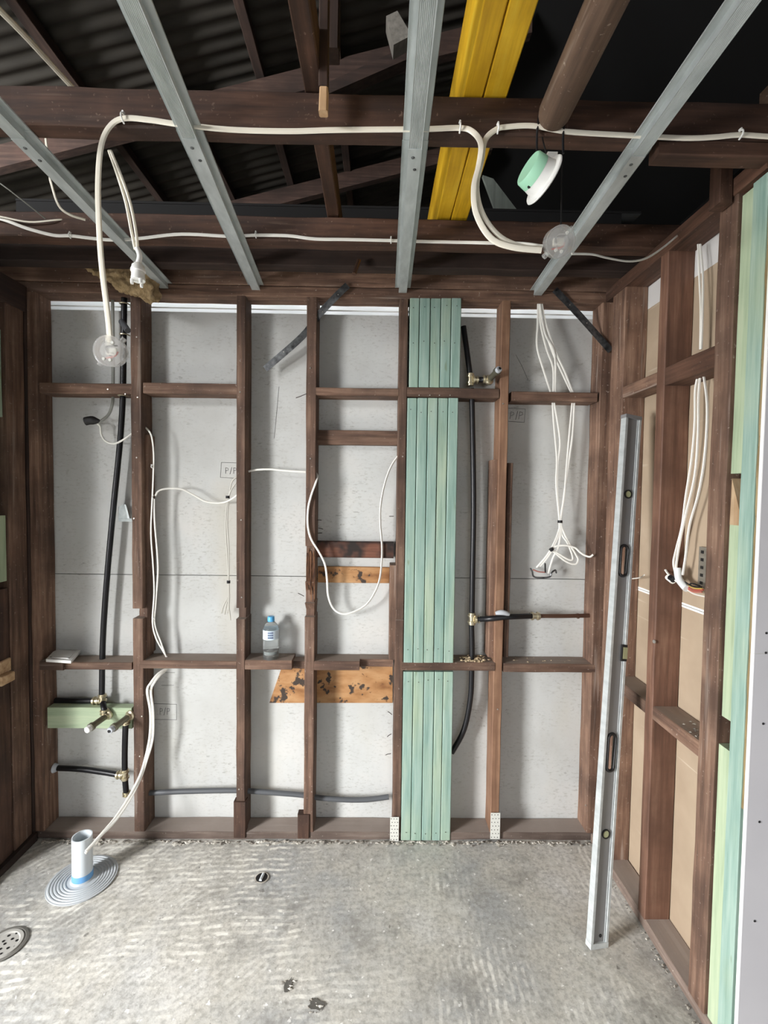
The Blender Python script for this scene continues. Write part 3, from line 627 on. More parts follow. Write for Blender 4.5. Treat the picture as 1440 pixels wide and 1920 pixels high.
# junction boxes
def junction(center, axis, label, r=.035):
    T = thing('junction_box', label, 'junction box', center, 'clear junction boxes'); c = Vector(center); d = Vector(axis).normalized(); u = d.orthogonal().normalized(); v = d.cross(u)
    MB().lathe(c, d, [(-.012, .002), (-.012, r*.92), (-.010, r), (.012, r*1.0), (.013, r*1.05), (.017, r*1.05), (.019, r*.9), (.0195, .004)], 24).build('case', CLEAR, T, smooth=True)
    MB().lathe(c+d*.018, d, [(0, r*.55), (.003, r*.5)], 24).build('lid_boss', CLEAR, T, smooth=True)
    MB().box(c.x-.012, c.x+.012, c.y-.004, c.y+.004, c.z-.008, c.z+.008).build('terminal_block', plain('clear_terminal', '#dcd8cc', .3), T)
    for col, s in (('#b0483a', 1), ('#3a2f2a', -1), ('#cfc9bb', .3)):
        MB().tube([c+u*r*.6*s, c+v*r*.4*s+d*.006, c-u*r*.3*s+v*.01], .0018, 6, 5).build('wire_end', plain('wire_'+col[1:], col, .4), T, smooth=True)
    for s, t_ in ((1, .3), (-1, -.3), (.6, 1)):
        MB().lathe(c+u*r*.62*s+v*r*.5*t_+d*.017, d, [(0, .004), (.004, .0035)], 10).build('screw', plain('clear_screw_boss', '#cfcfc8', .3), T)
    for s in (1, -1):
        p = c+u*r*1.02*s; MB().tube([p, p+u*.010*s], .0065, 10, 1).build('lug', CLEAR, T, smooth=True)
    return T
junction(P(210, 660, 1.175), (.05, -1, -.12), 'clear round junction box hanging on cable before the left bay')
junction(P(1046, 455, 1.15), (.12, -1, -.35), 'clear round junction box hanging beneath middle joist at right', .034)
# downlight
c = P(1010, 330, 1.16); ax = Vector((.88, .30, -.38)).normalized()
T = thing('downlight', 'mint green and white downlight dangling at the log end', 'downlight', c)
MB().lathe(c, ax, [(-.034, .004), (-.034, .036), (-.031, .039), (-.010, .041)], 32).build('heat_sink_cap', MINT, T, smooth=True)
MB().lathe(c, ax, [(-.010, .0405), (.006, .043), (.012, .045), (.014, .0565), (.017, .058), (.020, .055), (.020, .042), (.015, .03)], 32).build('rim', WPL, T, smooth=True)
u = ax.orthogonal().normalized(); v = ax.cross(u)
cz = min([u, v, -u, -v, (u+v).normalized(), (u-v).normalized(), (v-u).normalized(), (-u-v).normalized()], key=lambda q: -q.z)
e = c+cz*.050+ax*.008; mm_ = MB(); mm_.box(e.x-.006, e.x+.018, e.y-.006, e.y+.004, e.z-.004, e.z+.014); mm_.build('spring_clip', WPL, T)
MB().lathe(c-cz*.040-ax*.012+Vector((0, -.004, 0)), (0, -1, 0), [(0, .004), (.003, .003)], 8).build('vent', RUB, T)
MB().tube([e, e+Vector((.004, .03, .03)), e+Vector((0, .06, .10))], .002, 6, 4).build('flex', RUB, T)
cable('pull_wire', 'thin black wire hanging from the log end behind the downlight', [pts([(1054, 290, 1.20), (1053, 350, 1.2), (1052, 425, 1.19)])], .0018, mat=RUB, cat='wire')

# insulation
def blob_poly(name, poly, Y0_, th, mat, label, cat, amp=.018):
    bm = bmesh.new(); vs = [bm.verts.new(P(x, y, Y0_)) for x, y in poly]; f = bm.faces.new(vs)
    r = bmesh.ops.extrude_face_region(bm, geom=[f]); 
    for g in r['geom']:
        if isinstance(g, bmesh.types.BMVert): g.co.y += th
    bmesh.ops.triangulate(bm, faces=bm.faces[:]); 
    for _ in range(4): bmesh.ops.subdivide_edges(bm, edges=bm.edges[:], cuts=1, use_grid_fill=True)
    bmesh.ops.recalc_face_normals(bm, faces=bm.faces[:]); bm.normal_update()
    for v_ in bm.verts: v_.co += v_.normal*amp*(noise.noise(v_.co*22)+.6*noise.noise(v_.co*60)+.35*noise.noise(v_.co*160)) 
    base = P(sum(p[0] for p in poly)/len(poly), max(p[1] for p in poly), Y0_)
    for v_ in bm.verts: v_.co -= base
    me = bpy.data.meshes.new(name); bm.to_mesh(me); bm.free(); me.materials.append(mat)
    for p in me.polygons: p.use_smooth = True
    o = bpy.data.objects.new(name, me); COL.objects.link(o); o.location = base; BASE[o.name] = base; return tag(o, label, cat)
blob_poly('insulation_tuft', [(128, 474), (175, 478), (225, 474), (268, 478), (283, 510), (287, 560), (262, 556), (238, 545), (205, 530), (175, 508), (150, 490)], 2.0, .06, FLUFF, 'tuft of brown insulation wool poking out under the farthest joist', 'insulation')

# metal straps
def strap(L, w_, label, holes):
    T = thing('metal_strap', label, 'metal strap', P(*L[0])); pp_ = [P(*q) for q in L]; rs = []
    pp_ = catmull(pp_, 3)
    for i, p in enumerate(pp_):
        a = pp_[max(0, i-1)]; c_ = pp_[min(len(pp_)-1, i+1)]; t = (c_-a).normalized(); n_ = t.cross(Vector((0, -1, 0))).normalized()
        rs.append([p+n_*w_/2, p+n_*w_/2+Vector((0, -.0015, 0)), p-n_*w_/2+Vector((0, -.0015, 0)), p-n_*w_/2])
    MB().rings(rs).build('strip', GALVD, T)
    for h in holes: MB().lathe(P(*h)+Vector((0, -.002, 0)), (0, -1, 0), [(0, .003), (.0008, .003)], 8).build('nail_head', NAILW, T)
strap([(497, 692, 2.15), (545, 651, 2.13), (575, 622, 2.125), (600, 588, 2.11), (632, 554, 2.085), (652, 535, 2.08)], .030, 'bent steel strap crossing behind fourth stud up to the top plate', [(605, 585, 2.105), (532, 660, 2.135), (634, 553, 2.085)])
strap([(1040, 543, 2.085), (1085, 590, 2.09), (1145, 658, 2.092)], .030, 'diagonal steel strap in the top right corner of the back wall', [(1068, 572, 2.085), (1100, 606, 2.085)])
o = MB().cyl(P(673, 488, 1.9), P(664, 514, 1.88), .009, 10).build('pipe_stub', COPPER, base=P(664, 514, 1.88)); tag(o, 'short dark pipe stub hanging below farthest joist', 'pipe')

# ================================================================== PLUMBING
def pipe(name, label, runs, fittings=(), clips=(), r=.0125, cat='pipe', mat=None):
    mat = mat or BLK
    T = thing(name, label, cat, runs[0][-1])
    for run in runs: MB().tube(run, r, 12, 5).build('pipe_run', mat, T, smooth=True)
    for (c, d, L) in fittings:
        c = Vector(c); d = Vector(d).normalized()
        MB().lathe(c-d*L/2, d, [(0, r*1.25), (L*.15, r*1.25), (L*.16, r*1.55), (L*.3, r*1.55), (L*.31, r*1.1), (L*.69, r*1.1), (L*.7, r*1.55), (L*.84, r*1.55), (L*.85, r*1.25), (L, r*1.25)], 14).build('brass_fitting', BRASS, T, smooth=True)
    for c in clips:
        c = Vector(c); MB().tube([c+Vector((-.016, .012, 0)), c+Vector((-.014, -.012, 0)), c+Vector((0, -.016, 0)), c+Vector((.014, -.012, 0)), c+Vector((.02, .01, 0))], .003, 6, 3).build('pipe_clip', BRASS, T, smooth=True)
    return T
UP = Vector((0, 0, 1)); RT = Vector((1, 0, 0))
def spout(T, a, b, cap_mat, r=.013):
    a, b = Vector(a), Vector(b); d = (b-a); L = d.length
    MB().lathe(a-d.normalized()*.012, d, [(0, r*1.2), (.004, r*1.7), (.012, r*1.7), (.016, r*1.25), (.026, r*1.2)], 16).build('wall_elbow', BRASS, T, smooth=True)
    MB().lathe(a, d, [(0, r*1.1), (L*.15, r), (L*.72, r), (L*.73, r*1.35), (L*.84, r*1.35), (L*.85, r*.95), (L*.9, r)], 16).build('tap_stem', plain('dull_brass_stem', '#7d7a6a', .35, .7), T, smooth=True)
    e = MB().lathe(a+d*.86, d, [(0, r*1.05), (L*.14, r*1.05), (L*.16, r*.9)], 16).build('end_plug', cap_mat, T, smooth=True)
    if cap_mat is not WPL: MB().lathe(b+d.normalized()*.006, d, [(0, r*.5), (.001, r*.5)], 12).build('plug_hole', RUB, e)
T = pipe('water_pipe', 'black water pipe rising down the left bay to capped tap stem',
     [pts([(233, 553, 2.15), (232, 640, 2.15), (230.5, 740, 2.15), (225, 830, 2.15), (213, 950, 2.15), (201, 1080, 2.15), (193, 1200, 2.15), (191, 1305, 2.15)]), pts([(104, 1313, 2.17), (140, 1314, 2.165), (180, 1314, 2.15)]), pts([(193, 1318, 2.12), (195, 1328, 2.098), (197, 1337, 2.098)])],
     [(P(192, 1309, 2.15), UP, .04), (P(181, 1314, 2.15), RT, .035), (P(196, 1335, 2.098), UP, .025)], [P(230, 742, 2.13), P(233, 570, 2.14), P(233, 628, 2.14)])
MB().cyl(P(228, 603, 2.13), P(240, 620, 2.10), .013, 12).build('pipe_clamp', GRP, T); 
spout(T, P(201, 1341, 2.10), P(163, 1369, 1.99), WPL)
T = pipe('water_pipe', 'short black pipe from open tap stem down to tee in the left bay',
     [pts([(236, 1350, 2.098), (235, 1372, 2.1), (234, 1410, 2.12), (234, 1446, 2.13)]), pts([(104, 1440, 2.17), (150, 1442, 2.16), (195, 1448, 2.14), (224, 1453, 2.13)]), pts([(234, 1455, 2.13), (237, 1490, 2.14)])],
     [(P(234, 1452, 2.13), UP, .05), (P(225, 1453, 2.13), RT, .03), (P(236, 1354, 2.098), UP, .02), (P(238, 1488, 2.14), UP, .02)])
spout(T, P(243, 1342, 2.10), P(206, 1370, 1.99), TAPG)
MB().lathe(P(104, 1440, 2.165), RT, [(-.006, .022), (.004, .018), (.008, .0125)], 14).build('pipe_flange', TAPG, T, smooth=True)
pipe('water_pipe', 'long grey-black pipe running low through four wall bays', [pts([(276, 1487, 2.15), (340, 1484, 2.15), (440, 1482, 2.15), (480, 1484, 2.15), (560, 1490, 2.15), (600, 1496, 2.15), (650, 1499.5, 2.15), (690, 1499, 2.15), (729, 1494, 2.15)])], r=.0115, mat=GRP)
T = pipe('water_pipe', 'black water pipe right of the green pack with branch to the corner post',
     [pts([(869, 612, 2.14), (875, 655, 2.14), (881, 700, 2.14)]), pts([(884, 728, 2.14), (886, 800, 2.14), (888, 950, 2.14), (886, 1080, 2.14), (885, 1148, 2.14)]), pts([(884, 1170, 2.14), (885, 1210, 2.14), (884.5, 1258, 2.14), (882, 1310, 2.14), (870, 1368, 2.145), (847, 1411, 2.145)]), pts([(890, 712, 2.14), (905, 712, 2.13), (912, 711, 2.12)]), pts([(896, 1161, 2.13), (920, 1160, 2.08), (945, 1157, 2.07), (970, 1156, 2.08), (1000, 1155, 2.12)])],
     [(P(882, 712, 2.14), UP, .055), (P(892, 712, 2.135), RT, .025), (P(911, 711, 2.12), RT, .025), (P(885, 1160, 2.14), UP, .055), (P(895, 1161, 2.13), RT, .025), (P(1003, 1155, 2.12), RT, .045)], [P(885, 746, 2.13)])
spout(T, P(917, 712, 2.11), P(936, 692, 2.03), TAPG)
MB().tube(pts([(1012, 1155, 2.12), (1060, 1155, 2.13), (1112, 1154, 2.14)]), .0095, 12, 4).build('copper_run', COPPER, T, smooth=True)
MB().lathe(P(1082, 1155, 2.135), RT, [(0, .012), (.008, .012)], 12).build('copper_collar', COPPER, T)
MB().tube(pts([(929, 1150, 2.055), (942, 1148.5, 2.052), (955, 1152, 2.055)]), .012, 12, 5, taper=lambda t: .55+.45*math.sin(math.pi*min(1, max(0, t)))).build('grey_saddle', TAPG, T, smooth=True)
# treated noggin behind the left taps
o = timber(xat(89, 2.115, 1345), xat(247, 2.115, 1345), 2.115, 2.16, zat(1366, 2.115, 160), zat(1327, 2.115, 160), 'x', ch=.002, jit=.0006).build('treated_noggin', GRNX, base=P(168, 1366, 2.13)); tag(o, 'pale green treated pine noggin behind the two left tap stems', 'timber')
# steel bracket on the left stud
T = thing('steel_bracket', 'small bent steel bracket beside left black pipe', 'bracket', P(236, 980, 2.14))
m = MB(); m.prism([P(222, 972, 2.16), P(222, 950, 2.16), P(232, 945, 2.13), P(240, 972, 2.12), P(232, 976, 2.13)], (0, .004, 0)); m.build('plate', GALV, T)
m = MB(); m.prism([P(222, 978, 2.15), P(248, 978, 2.10), P(247, 972, 2.10), P(222, 973, 2.15)], (0, .03, 0)); m.build('flange', GALV, T)
m = MB(); m.prism([P(233, 946, 2.125), P(236, 946, 2.125), P(243, 972, 2.115), P(239, 972, 2.115)], (0, .01, 0)); m.build('web', GALV, T)

# ================================================================== ELECTRICAL IN THE BACK WALL
T = thing('cable_plug', 'black taped plug hanging on flat grey cable in the left bay', 'plug', P(172, 790, 2.15))
MB().tube(pts([(211, 556, 2.17), (212, 640, 2.17), (212, 735, 2.17), (210, 760, 2.16), (203, 778, 2.155), (190, 789, 2.15), (184, 790, 2.15)]), .0075, 8, 5, .35).build('grey_cable', GRYC, T, smooth=True)
MB().tube(pts([(160, 790, 2.15), (170, 788, 2.15), (180, 789, 2.15), (188, 789.5, 2.15)]), .019, 10, 3, .8, taper=lambda t: 1 if t < .5 else 1-.75*(t-.5)*2).build('plug_body', RUB, T, smooth=True)
MB().tube(pts([(183, 795, 2.15), (188, 800, 2.15), (190, 815, 2.15), (198, 827, 2.15), (214, 832, 2.14), (232, 824, 2.13), (250, 811, 2.13)]), .0042, 8, 5).build('white_tail', WHT, T, smooth=True)
cable('wall_cable', 'pair of white cables running down beside second stud to the shelf', [
    pts([(271, 800, 2.14), (283, 815, 2.12), (288, 850, 2.115), (287, 900, 2.115), (285, 945, 2.115), (283, 1000, 2.115), (287, 1060, 2.115), (289, 1110, 2.115), (286, 1165, 2.115), (292, 1195, 2.12), (304, 1218, 2.14), (315, 1236, 2.15)]),
    pts([(289, 935, 2.12), (290, 980, 2.12), (295, 1040, 2.12), (296, 1075, 2.12), (292, 1130, 2.12), (290, 1170, 2.12), (302, 1205, 2.13), (313, 1236, 2.15)])], .004, clips=[P(285, 875, 2.112), P(287, 932, 2.112), P(288, 1162, 2.112)], mat=WHT)
cable('wall_cable', 'white cable swinging across second bay to third stud', [pts([(291, 930, 2.115), (298, 920, 2.12), (315, 916, 2.13), (340, 917, 2.14), (365, 929, 2.15), (385, 940, 2.15), (410, 943, 2.15), (428, 939, 2.145), (446, 927, 2.14)])], .0042)
cable('wall_cable', 'grey cable pair with taped ends hanging beside third stud', [
    pts([(445, 893, 2.14), (435, 903, 2.145), (430, 925, 2.15), (425, 950, 2.15), (423, 990, 2.15), (426, 1040, 2.15), (428, 1090, 2.15), (428, 1125, 2.15), (432, 1163, 2.15)]),
    pts([(443, 905, 2.14), (434, 918, 2.145), (429, 935, 2.15), (426, 980, 2.15), (429, 1030, 2.15), (429, 1090, 2.15), (430, 1120, 2.15)]),
    pts([(429, 1118, 2.15), (424, 1126, 2.15), (419, 1136, 2.15), (415, 1150, 2.15)]), pts([(429, 1118, 2.15), (425, 1132, 2.15), (421, 1152, 2.15)]), pts([(430, 1118, 2.15), (428, 1140, 2.15), (426, 1150, 2.15)])],
    .0034, mat=cable_mat('grey_white_sheath', '#b5b2a8'), ties=[(P(427, 932, 2.15), .009, UP), (P(428.5, 1091, 2.15), .008, UP)])
cable('wall_cable', 'white cable pair sagging from the shelf to the grey floor pipe', [
    pts([(314, 1253, 2.15), (297, 1263, 2.12), (283, 1280, 2.10), (276, 1296, 2.095), (282, 1335, 2.095), (281, 1380, 2.093), (273, 1420, 2.09), (262, 1455, 2.06), (240, 1497, 2.0), (214, 1536, 1.93), (182, 1573, 1.85), (160, 1600, 1.80)]),
    pts([(312, 1256, 2.15), (300, 1266, 2.12), (289, 1280, 2.10), (283, 1296, 2.095), (287, 1335, 2.095), (286, 1385, 2.093), (275, 1425, 2.09), (263, 1460, 2.06), (243, 1500, 2.0), (217, 1538, 1.93), (184, 1572, 1.85), (161, 1596, 1.80)])],
    .0054, clips=[P(279, 1291, 2.092)], ties=())
cable('wall_cable', 'short white cable bridging third and fourth studs', [pts([(466, 884, 2.14), (480, 881, 2.14), (505, 880, 2.14), (530, 882, 2.14), (573, 885, 2.14)])], .0045)
cable('wall_cable', 'white cable hanging in a deep loop right of fourth stud', [pts([(590, 884, 2.14), (595, 893, 2.12), (592, 905, 2.10), (583, 930, 2.09), (577.5, 955, 2.09), (577, 985, 2.09), (583, 1010, 2.09), (598, 1035, 2.10), (609, 1058, 2.11), (613, 1085, 2.12), (615, 1115, 2.13), (623, 1138, 2.14), (638, 1150, 2.14), (658, 1149, 2.14), (685, 1135, 2.14), (703, 1110, 2.14), (713, 1080, 2.14), (716.5, 1030, 2.14), (713, 980, 2.14), (714, 945, 2.14), (722, 905, 2.14), (734, 873, 2.14), (748, 853, 2.14)])], .0052, flat=.7)
# right bay bundle
cable('wall_cable', 'bundle of white cables fanning from the top plate to right-bay noggin', [
    pts([(1009, 570, 2.13), (1008, 610, 2.13), (1007, 650, 2.13), (1018, 690, 2.13), (1033, 737, 2.14)]), pts([(1011, 570, 2.13), (1014, 610, 2.13), (1025, 655, 2.13), (1037, 690, 2.13), (1037.5, 737, 2.14)]),
    pts([(1013, 570, 2.13), (1018, 605, 2.13), (1036, 660, 2.13), (1052, 695, 2.13), (1072, 738, 2.14)]), pts([(1016, 570, 2.13), (1023, 605, 2.13), (1042, 660, 2.13), (1058, 695, 2.13), (1075, 738, 2.14)]), pts([(1012, 570, 2.125), (1022, 625, 2.125), (1040, 665, 2.125), (1041, 737, 2.14)])], .0045)
tb = P(1050, 978, 2.13)
cable('wall_cable', 'tied bundle of white cables spreading above a wall bracket in the right bay', [
    pts([(1036, 755, 2.14), (1039, 800, 2.14), (1044, 860, 2.135), (1043, 910, 2.13), (1049, 978, 2.13), (1046, 1000, 2.13), (1035, 1026, 2.12), (1022, 1046, 2.13), (1006, 1064, 2.15)]),
    pts([(1039, 755, 2.14), (1050, 825, 2.14), (1046, 870, 2.135), (1045, 920, 2.13), (1049.5, 978, 2.13), (1049, 1000, 2.13), (1037, 1028, 2.12), (1026, 1046, 2.13), (1012, 1062, 2.15)]),
    pts([(1073, 755, 2.14), (1067, 820, 2.14), (1062, 880, 2.135), (1058, 930, 2.13), (1051, 978, 2.13), (1051, 1000, 2.13), (1047, 1025, 2.12), (1036, 1048, 2.13), (1028, 1075, 2.15)]),
    pts([(1077, 755, 2.14), (1073, 820, 2.14), (1063, 890, 2.135), (1056, 940, 2.13), (1051.5, 978, 2.13), (1058, 1000, 2.13), (1068, 1020, 2.12), (1080, 1040, 2.12), (1084, 1050, 2.12), (1078, 1058, 2.12), (1060, 1052, 2.12), (1034, 1031, 2.12)]),
    pts([(1052, 985, 2.13), (1054, 1003, 2.13), (1064, 1018, 2.12), (1074, 1045, 2.12), (1068, 1050, 2.12), (1050, 1040, 2.12), (1035, 1031, 2.12)]),
    pts([(1036, 1030, 2.12), (1044, 1024, 2.115), (1062, 1023, 2.11), (1078, 1027, 2.11), (1087, 1035, 2.105), (1096, 1041, 2.10), (1106, 1044, 2.093), (1112, 1040, 2.09)])],
    .0043, ties=[(tb, .011, UP), (P(1034, 1030, 2.115), .010, (.6, 0, -.6))])
T = thing('mounting_bracket', 'bent wire mounting bracket under the tied cables in the right bay', 'bracket', P(1018, 1084, 2.15))
MB().tube(pts([(995, 1066, 2.17), (998, 1072, 2.15), (1000, 1080, 2.14), (1008, 1083, 2.14), (1030, 1082, 2.14), (1034, 1074, 2.14), (1041, 1069, 2.15), (1043, 1074, 2.17)]), .004, 8, 4).build('frame', GALVD, T, smooth=True)
MB().tube(pts([(999, 1068, 2.15), (1010, 1072, 2.14), (1022, 1073, 2.14)]), .003, 6, 4).build('red_wire', plain('faded_red_wire', '#a0665c', .5), T, smooth=True)
MB().tube(pts([(1022, 1056, 2.14), (1022.5, 1074, 2.14)]), .0035, 6, 1).build('black_tab', RUB, T)

# right wall cables (on the plane of the right frame)
def ptx(L, X=XR+.05): return [PX(p[0], p[1], p[2] if len(p) == 3 else X) for p in L]
cable('wall_cable', 'white cable pair dropping from the right wall top plate', [ptx([(1309, 458), (1311, 510), (1314, 580), (1313, 655)]), ptx([(1313, 458), (1318, 520), (1317, 600), (1315, 655)])], .004)
cable('wall_cable', 'white cables in the right wall gathered into a stripped bundle', [
    ptx([(1313, 690), (1304, 730), (1303, 790), (1297, 860), (1286, 930), (1279, 985), (1268, 1030), (1263, 1055), (1267, 1078)]),
    ptx([(1315, 690), (1310, 740), (1309, 810), (1303, 890), (1287, 960), (1276, 1010), (1268, 1060), (1270, 1080)]),
    ptx([(1317, 690), (1326, 760), (1322, 850), (1311, 920), (1293, 985), (1286, 1040), (1280, 1078)]),
    ptx([(1236, 1040, XR+.03), (1240, 1055, XR+.03), (1252, 1075, XR+.03), (1264, 1086, XR+.035), (1275, 1095, XR+.04)])], .0045)
T = thing('wire_bundle', 'white sleeve with splayed red, black and yellow wire ends in the right wall', 'wire bundle', PX(1280, 1110, XR+.04))
MB().tube(ptx([(1270, 1065), (1273, 1085), (1282, 1098), (1288, 1104)], XR+.04), .012, 10, 4).build('sleeve', plain('white_tape', '#dfe2e0', .5), T, smooth=True)
MB().tube(ptx([(1252, 1082), (1262, 1090)], XR+.03), .010, 10, 1).build('white_stub', WHT, T); MB().tube(ptx([(1257, 1083), (1263, 1087)], XR+.029), .0108, 10, 1).build('black_tape', BLK, T)
for i, (cc, a, b_) in enumerate((('#1c1a18', (1300, 1100), (1315, 1101)), ('#b89a4e', (1300, 1102), (1317, 1104)), ('#a85548', (1300, 1106), (1319, 1106)), ('#b36a5c', (1298, 1109), (1316, 1110)), ('#dcd8cf', (1300, 1113), (1324, 1119)), ('#1c1a18', (1296, 1094), (1312, 1099)))):
    MB().tube(ptx([(1284+i*.5, 1091+i*3), a, b_], XR+.045), .0028, 6, 5).build('wire_end', plain('wire_sheath_%d' % i, cc, .4), T, smooth=True)
T = thing('mounting_bracket', 'steel mounting bracket on the third right-wall stud behind the wires', 'bracket', PX(1318, 1110, XR+.085))
m = MB(); a, b_ = PX(1309, 1100, XR+.085), PX(1326, 1027, XR+.085); m.box(XR+.083, XR+.086, min(a.y, b_.y), max(a.y, b_.y), a.z, b_.z); m.build('plate', galv('bracket_steel', '#7d776c', '#958f84', .4, .5), T)
for k in range(5): 
    c_ = Vector((XR+.082, (a.y+b_.y)/2, a.z+(b_.z-a.z)*(.12+.19*k))); MB().box(c_.x-.001, c_.x+.001, c_.y-.006, c_.y+.006, c_.z-.005, c_.z+.005).build('slot', SCREW, T)
cable('wall_cable', 'short loose white wire tail beside the spirit level', [ptx([(1208, 1078, XR+.01), (1200, 1083, XR+.04), (1186, 1085, XR+.06)])], .003)
o = MB()
for i in range(14): chip(o, (random.uniform(XR+.01, XR+.08), random.uniform(1.43, 1.55), .844), random.uniform(.002, .006))
o = o.build('debris', MORT, base=(XR+.05, 1.5, .84)); tag(o, 'small pale debris lying on right wall lower noggin', 'debris', kind='stuff')

# ================================================================== SMALL THINGS ON THE BACK WALL
def nailplate(x0, x1, y0, y1, label):
    T = thing('nail_plate', label, 'nail plate', P((x0+x1)/2, y1, YF-.008)); a, b_ = P(x0, y1, YF-.009), P(x1, y0, YF-.009)
    MB().box(a.x, b_.x, YF-.010, YF-.0085, a.z, b_.z).build('plate', plain('white_zinc', '#dcdcd4', .4, .2), T)
    m = MB()
    for i in range(3):
        for j in range(7): m.lathe((a.x+(b_.x-a.x)*(i+.5+(.25 if j % 2 else -.1))/3.2, YF-.0101, a.z+(b_.z-a.z)*(j+.5)/7), (0, -1, 0), [(0, .0022), (.0006, .0022)], 6)
    m.build('holes', SCREW, T)
nailplate(731, 748, 1532, 1577, 'white perforated nail plate at the foot of fifth stud beside the green pack')
nailplate(919, 938, 1524, 1573, 'white perforated nail plate at the foot of sixth stud')
# water bottle
bb = P(508, 1231, 2.135); bb.z = zshelf+.002
T = thing('water_bottle', 'clear plastic water bottle with blue cap on the noggin shelf', 'bottle', bb)
BC = plain('clear_bottle_plastic', '#f6fafa', .06, 0, .95, 1.2); WAT = plain('water', '#f2f8f8', .02, 0, 1.0, 1.33)
hb = .205
prof = [(0, .030), (.003, .034), (.02, .036), (.04, .0345), (.045, .036), (.095, .0355), (.10, .0345), (.105, .036), (.14, .036), (.155, .033), (.168, .024), (.176, .015), (.186, .0135), (.19, .0135)]
MB().lathe(bb, UP, prof, 28).build('body', BC, T, smooth=True)
MB().lathe(bb+UP*.002, UP, [(0, .029), (.003, .0325), (.02, .0345), (.042, .033)], 28).build('water', WAT, T, smooth=True)
lab = MB().lathe(bb, UP, [(.100, .0366), (.142, .0366)], 28, cap=False).build('paper_label', plain('pale_blue_label', '#d5e4ee', .4), T, smooth=True)
m = MB(); 
for i in range(5):
    for j in range(3):
        an0 = -1.75+.14*i; an1 = an0+.10; z0 = .107+.011*j; r_ = .0370
        m.add([bb+Vector((r_*math.cos(an0), r_*math.sin(an0), z0)), bb+Vector((r_*math.cos(an1), r_*math.sin(an1), z0)), bb+Vector((r_*math.cos(an1), r_*math.sin(an1), z0+.008)), bb+Vector((r_*math.cos(an0), r_*math.sin(an0), z0+.008))], [[0, 1, 2, 3]])
m.build('print', plain('navy_print', '#4d5f86', .5), lab)
MB().lathe(bb, UP, [(.178, .0155), (.181, .0158), (.198, .0155), (.201, .013)], 20).build('cap', plain('sky_blue_cap', '#5db0e6', .35), T, smooth=True)
# white plate on the shelf
T = thing('switch_plate', 'white plastic cover plate lying on the shelf at left', 'cover plate', PZ(118, 1230, zshelf+.002))
zp = zshelf+.004; q = [PZ(86, 1236, zp+.012), PZ(133, 1239, zp+.012), PZ(151, 1219, zp+.012), PZ(105, 1216, zp+.012)]
MB().prism(q, (0, 0, -.012)).build('plate', WPL, T)
q2 = [sum(q, Vector())/4+(p-sum(q, Vector())/4)*.72+UP*.0 for p in q]; MB().prism([p+UP*.004 for p in q2], (0, 0, -.004)).build('raised_panel', WPL, T)
for p in q2[:2]: MB().lathe(p+UP*.004, UP, [(0, .004), (.001, .004)], 8).build('screw_hole', GRYC, T)
# shavings on the right shelf noggins
m = MB(); zs = zat(1243, YF, 850)
for i in range(120):
    x = random.gauss(xat(885, 2.14, 1240), .035); chip(m, (max(xat(858, 2.1), min(xat(925, 2.1), x)), random.uniform(2.10, 2.17), zs+.004+abs(random.gauss(0, .004))), random.uniform(.003, .007))
for i in range(26): chip(m, (random.uniform(.60, .95), random.uniform(2.11, 2.18), zat(1246, YF, 1030)+.002), random.uniform(.002, .006))
o = m.build('wood_shavings', plain('pale_wood_shavings', '#d8c39f', .8), base=(xat(885, 2.1), 2.13, zs)); tag(o, 'pale wood shavings heaped on the shelf beside the right pipe', 'shavings', kind='stuff')

# ================================================================== FLOOR THINGS
fc = PZ(155, 1649, 0); 
T = thing('floor_pipe', 'grey upright floor waste pipe in a wide ribbed flange at left', 'waste pipe', fc)
rp = .037; hp = .0; 
a = P(154, 1567, fc.y).z
MB().lathe(fc, UP, [(0, rp), (a, rp), (a, rp-.004), (.05, rp-.004)], 32, cap=False).build('pipe', PVC, T, smooth=True)
MB().lathe(fc, UP, [(.010, rp+.0012), (.034, rp+.0012), (.036, rp+.0002)], 32, cap=False).build('primer_ring', BLUE, T, smooth=True)
pr = [(.0, .126), (.004, .126)]
for k in range(6): r_ = .118-.011*k; pr += [(.004, r_+.003), (.007, r_), (.007, r_-.004), (.004, r_-.007)]
pr += [(.006, .045), (.012, rp+.002)]
MB().lathe(fc, UP, pr, 56).build('ribbed_flange', PVCF, T, smooth=False)
dr = PZ(8, 1772, 0)
T = thing('floor_drain', 'round floor drain grate at the left edge of floor', 'floor drain', dr)
rd = (PZ(46, 1760, 0)-dr).length
MB().lathe(dr, UP, [(.003, rd+.012), (.005, rd+.004), (.003, rd)], 40, cap=False).build('recess_ring', plain('dark_grout', '#6c6a64', .8), T)
MB().lathe(dr, UP, [(.002, rd), (.007, rd-.003), (.007, rd-.012), (.004, rd-.016), (.004, .001)], 40).build('grate', plain('drain_grey', '#a5a39d', .5), T, smooth=False)
for k in range(14):
    an = k*2.4; r_ = .012*math.sqrt(k)+.002; MB().lathe(dr+Vector((r_*math.cos(an), r_*math.sin(an), .0045)), UP, [(0, .0045), (.0006, .0045)], 8).build('drain_hole', SCREW, T)
hc = PZ(491, 1646, 0)
T = thing('floor_hole', 'small round pipe hole in the concrete floor', 'floor hole', hc)
MB().lathe(hc, UP, [(.0015, .030), (.003, .026), (.0025, .024)], 24, cap=False).build('rim', MORT, T)
MB().lathe(hc, UP, [(.0010, .0255), (.0022, .0255)], 24).build('dark_opening', SCREW, T)
MB().tube([hc+Vector((.002, .016, .004)), hc+Vector((-.002, -.018, .004))], .006, 8, 1).build('pipe_tip', PVC, T)
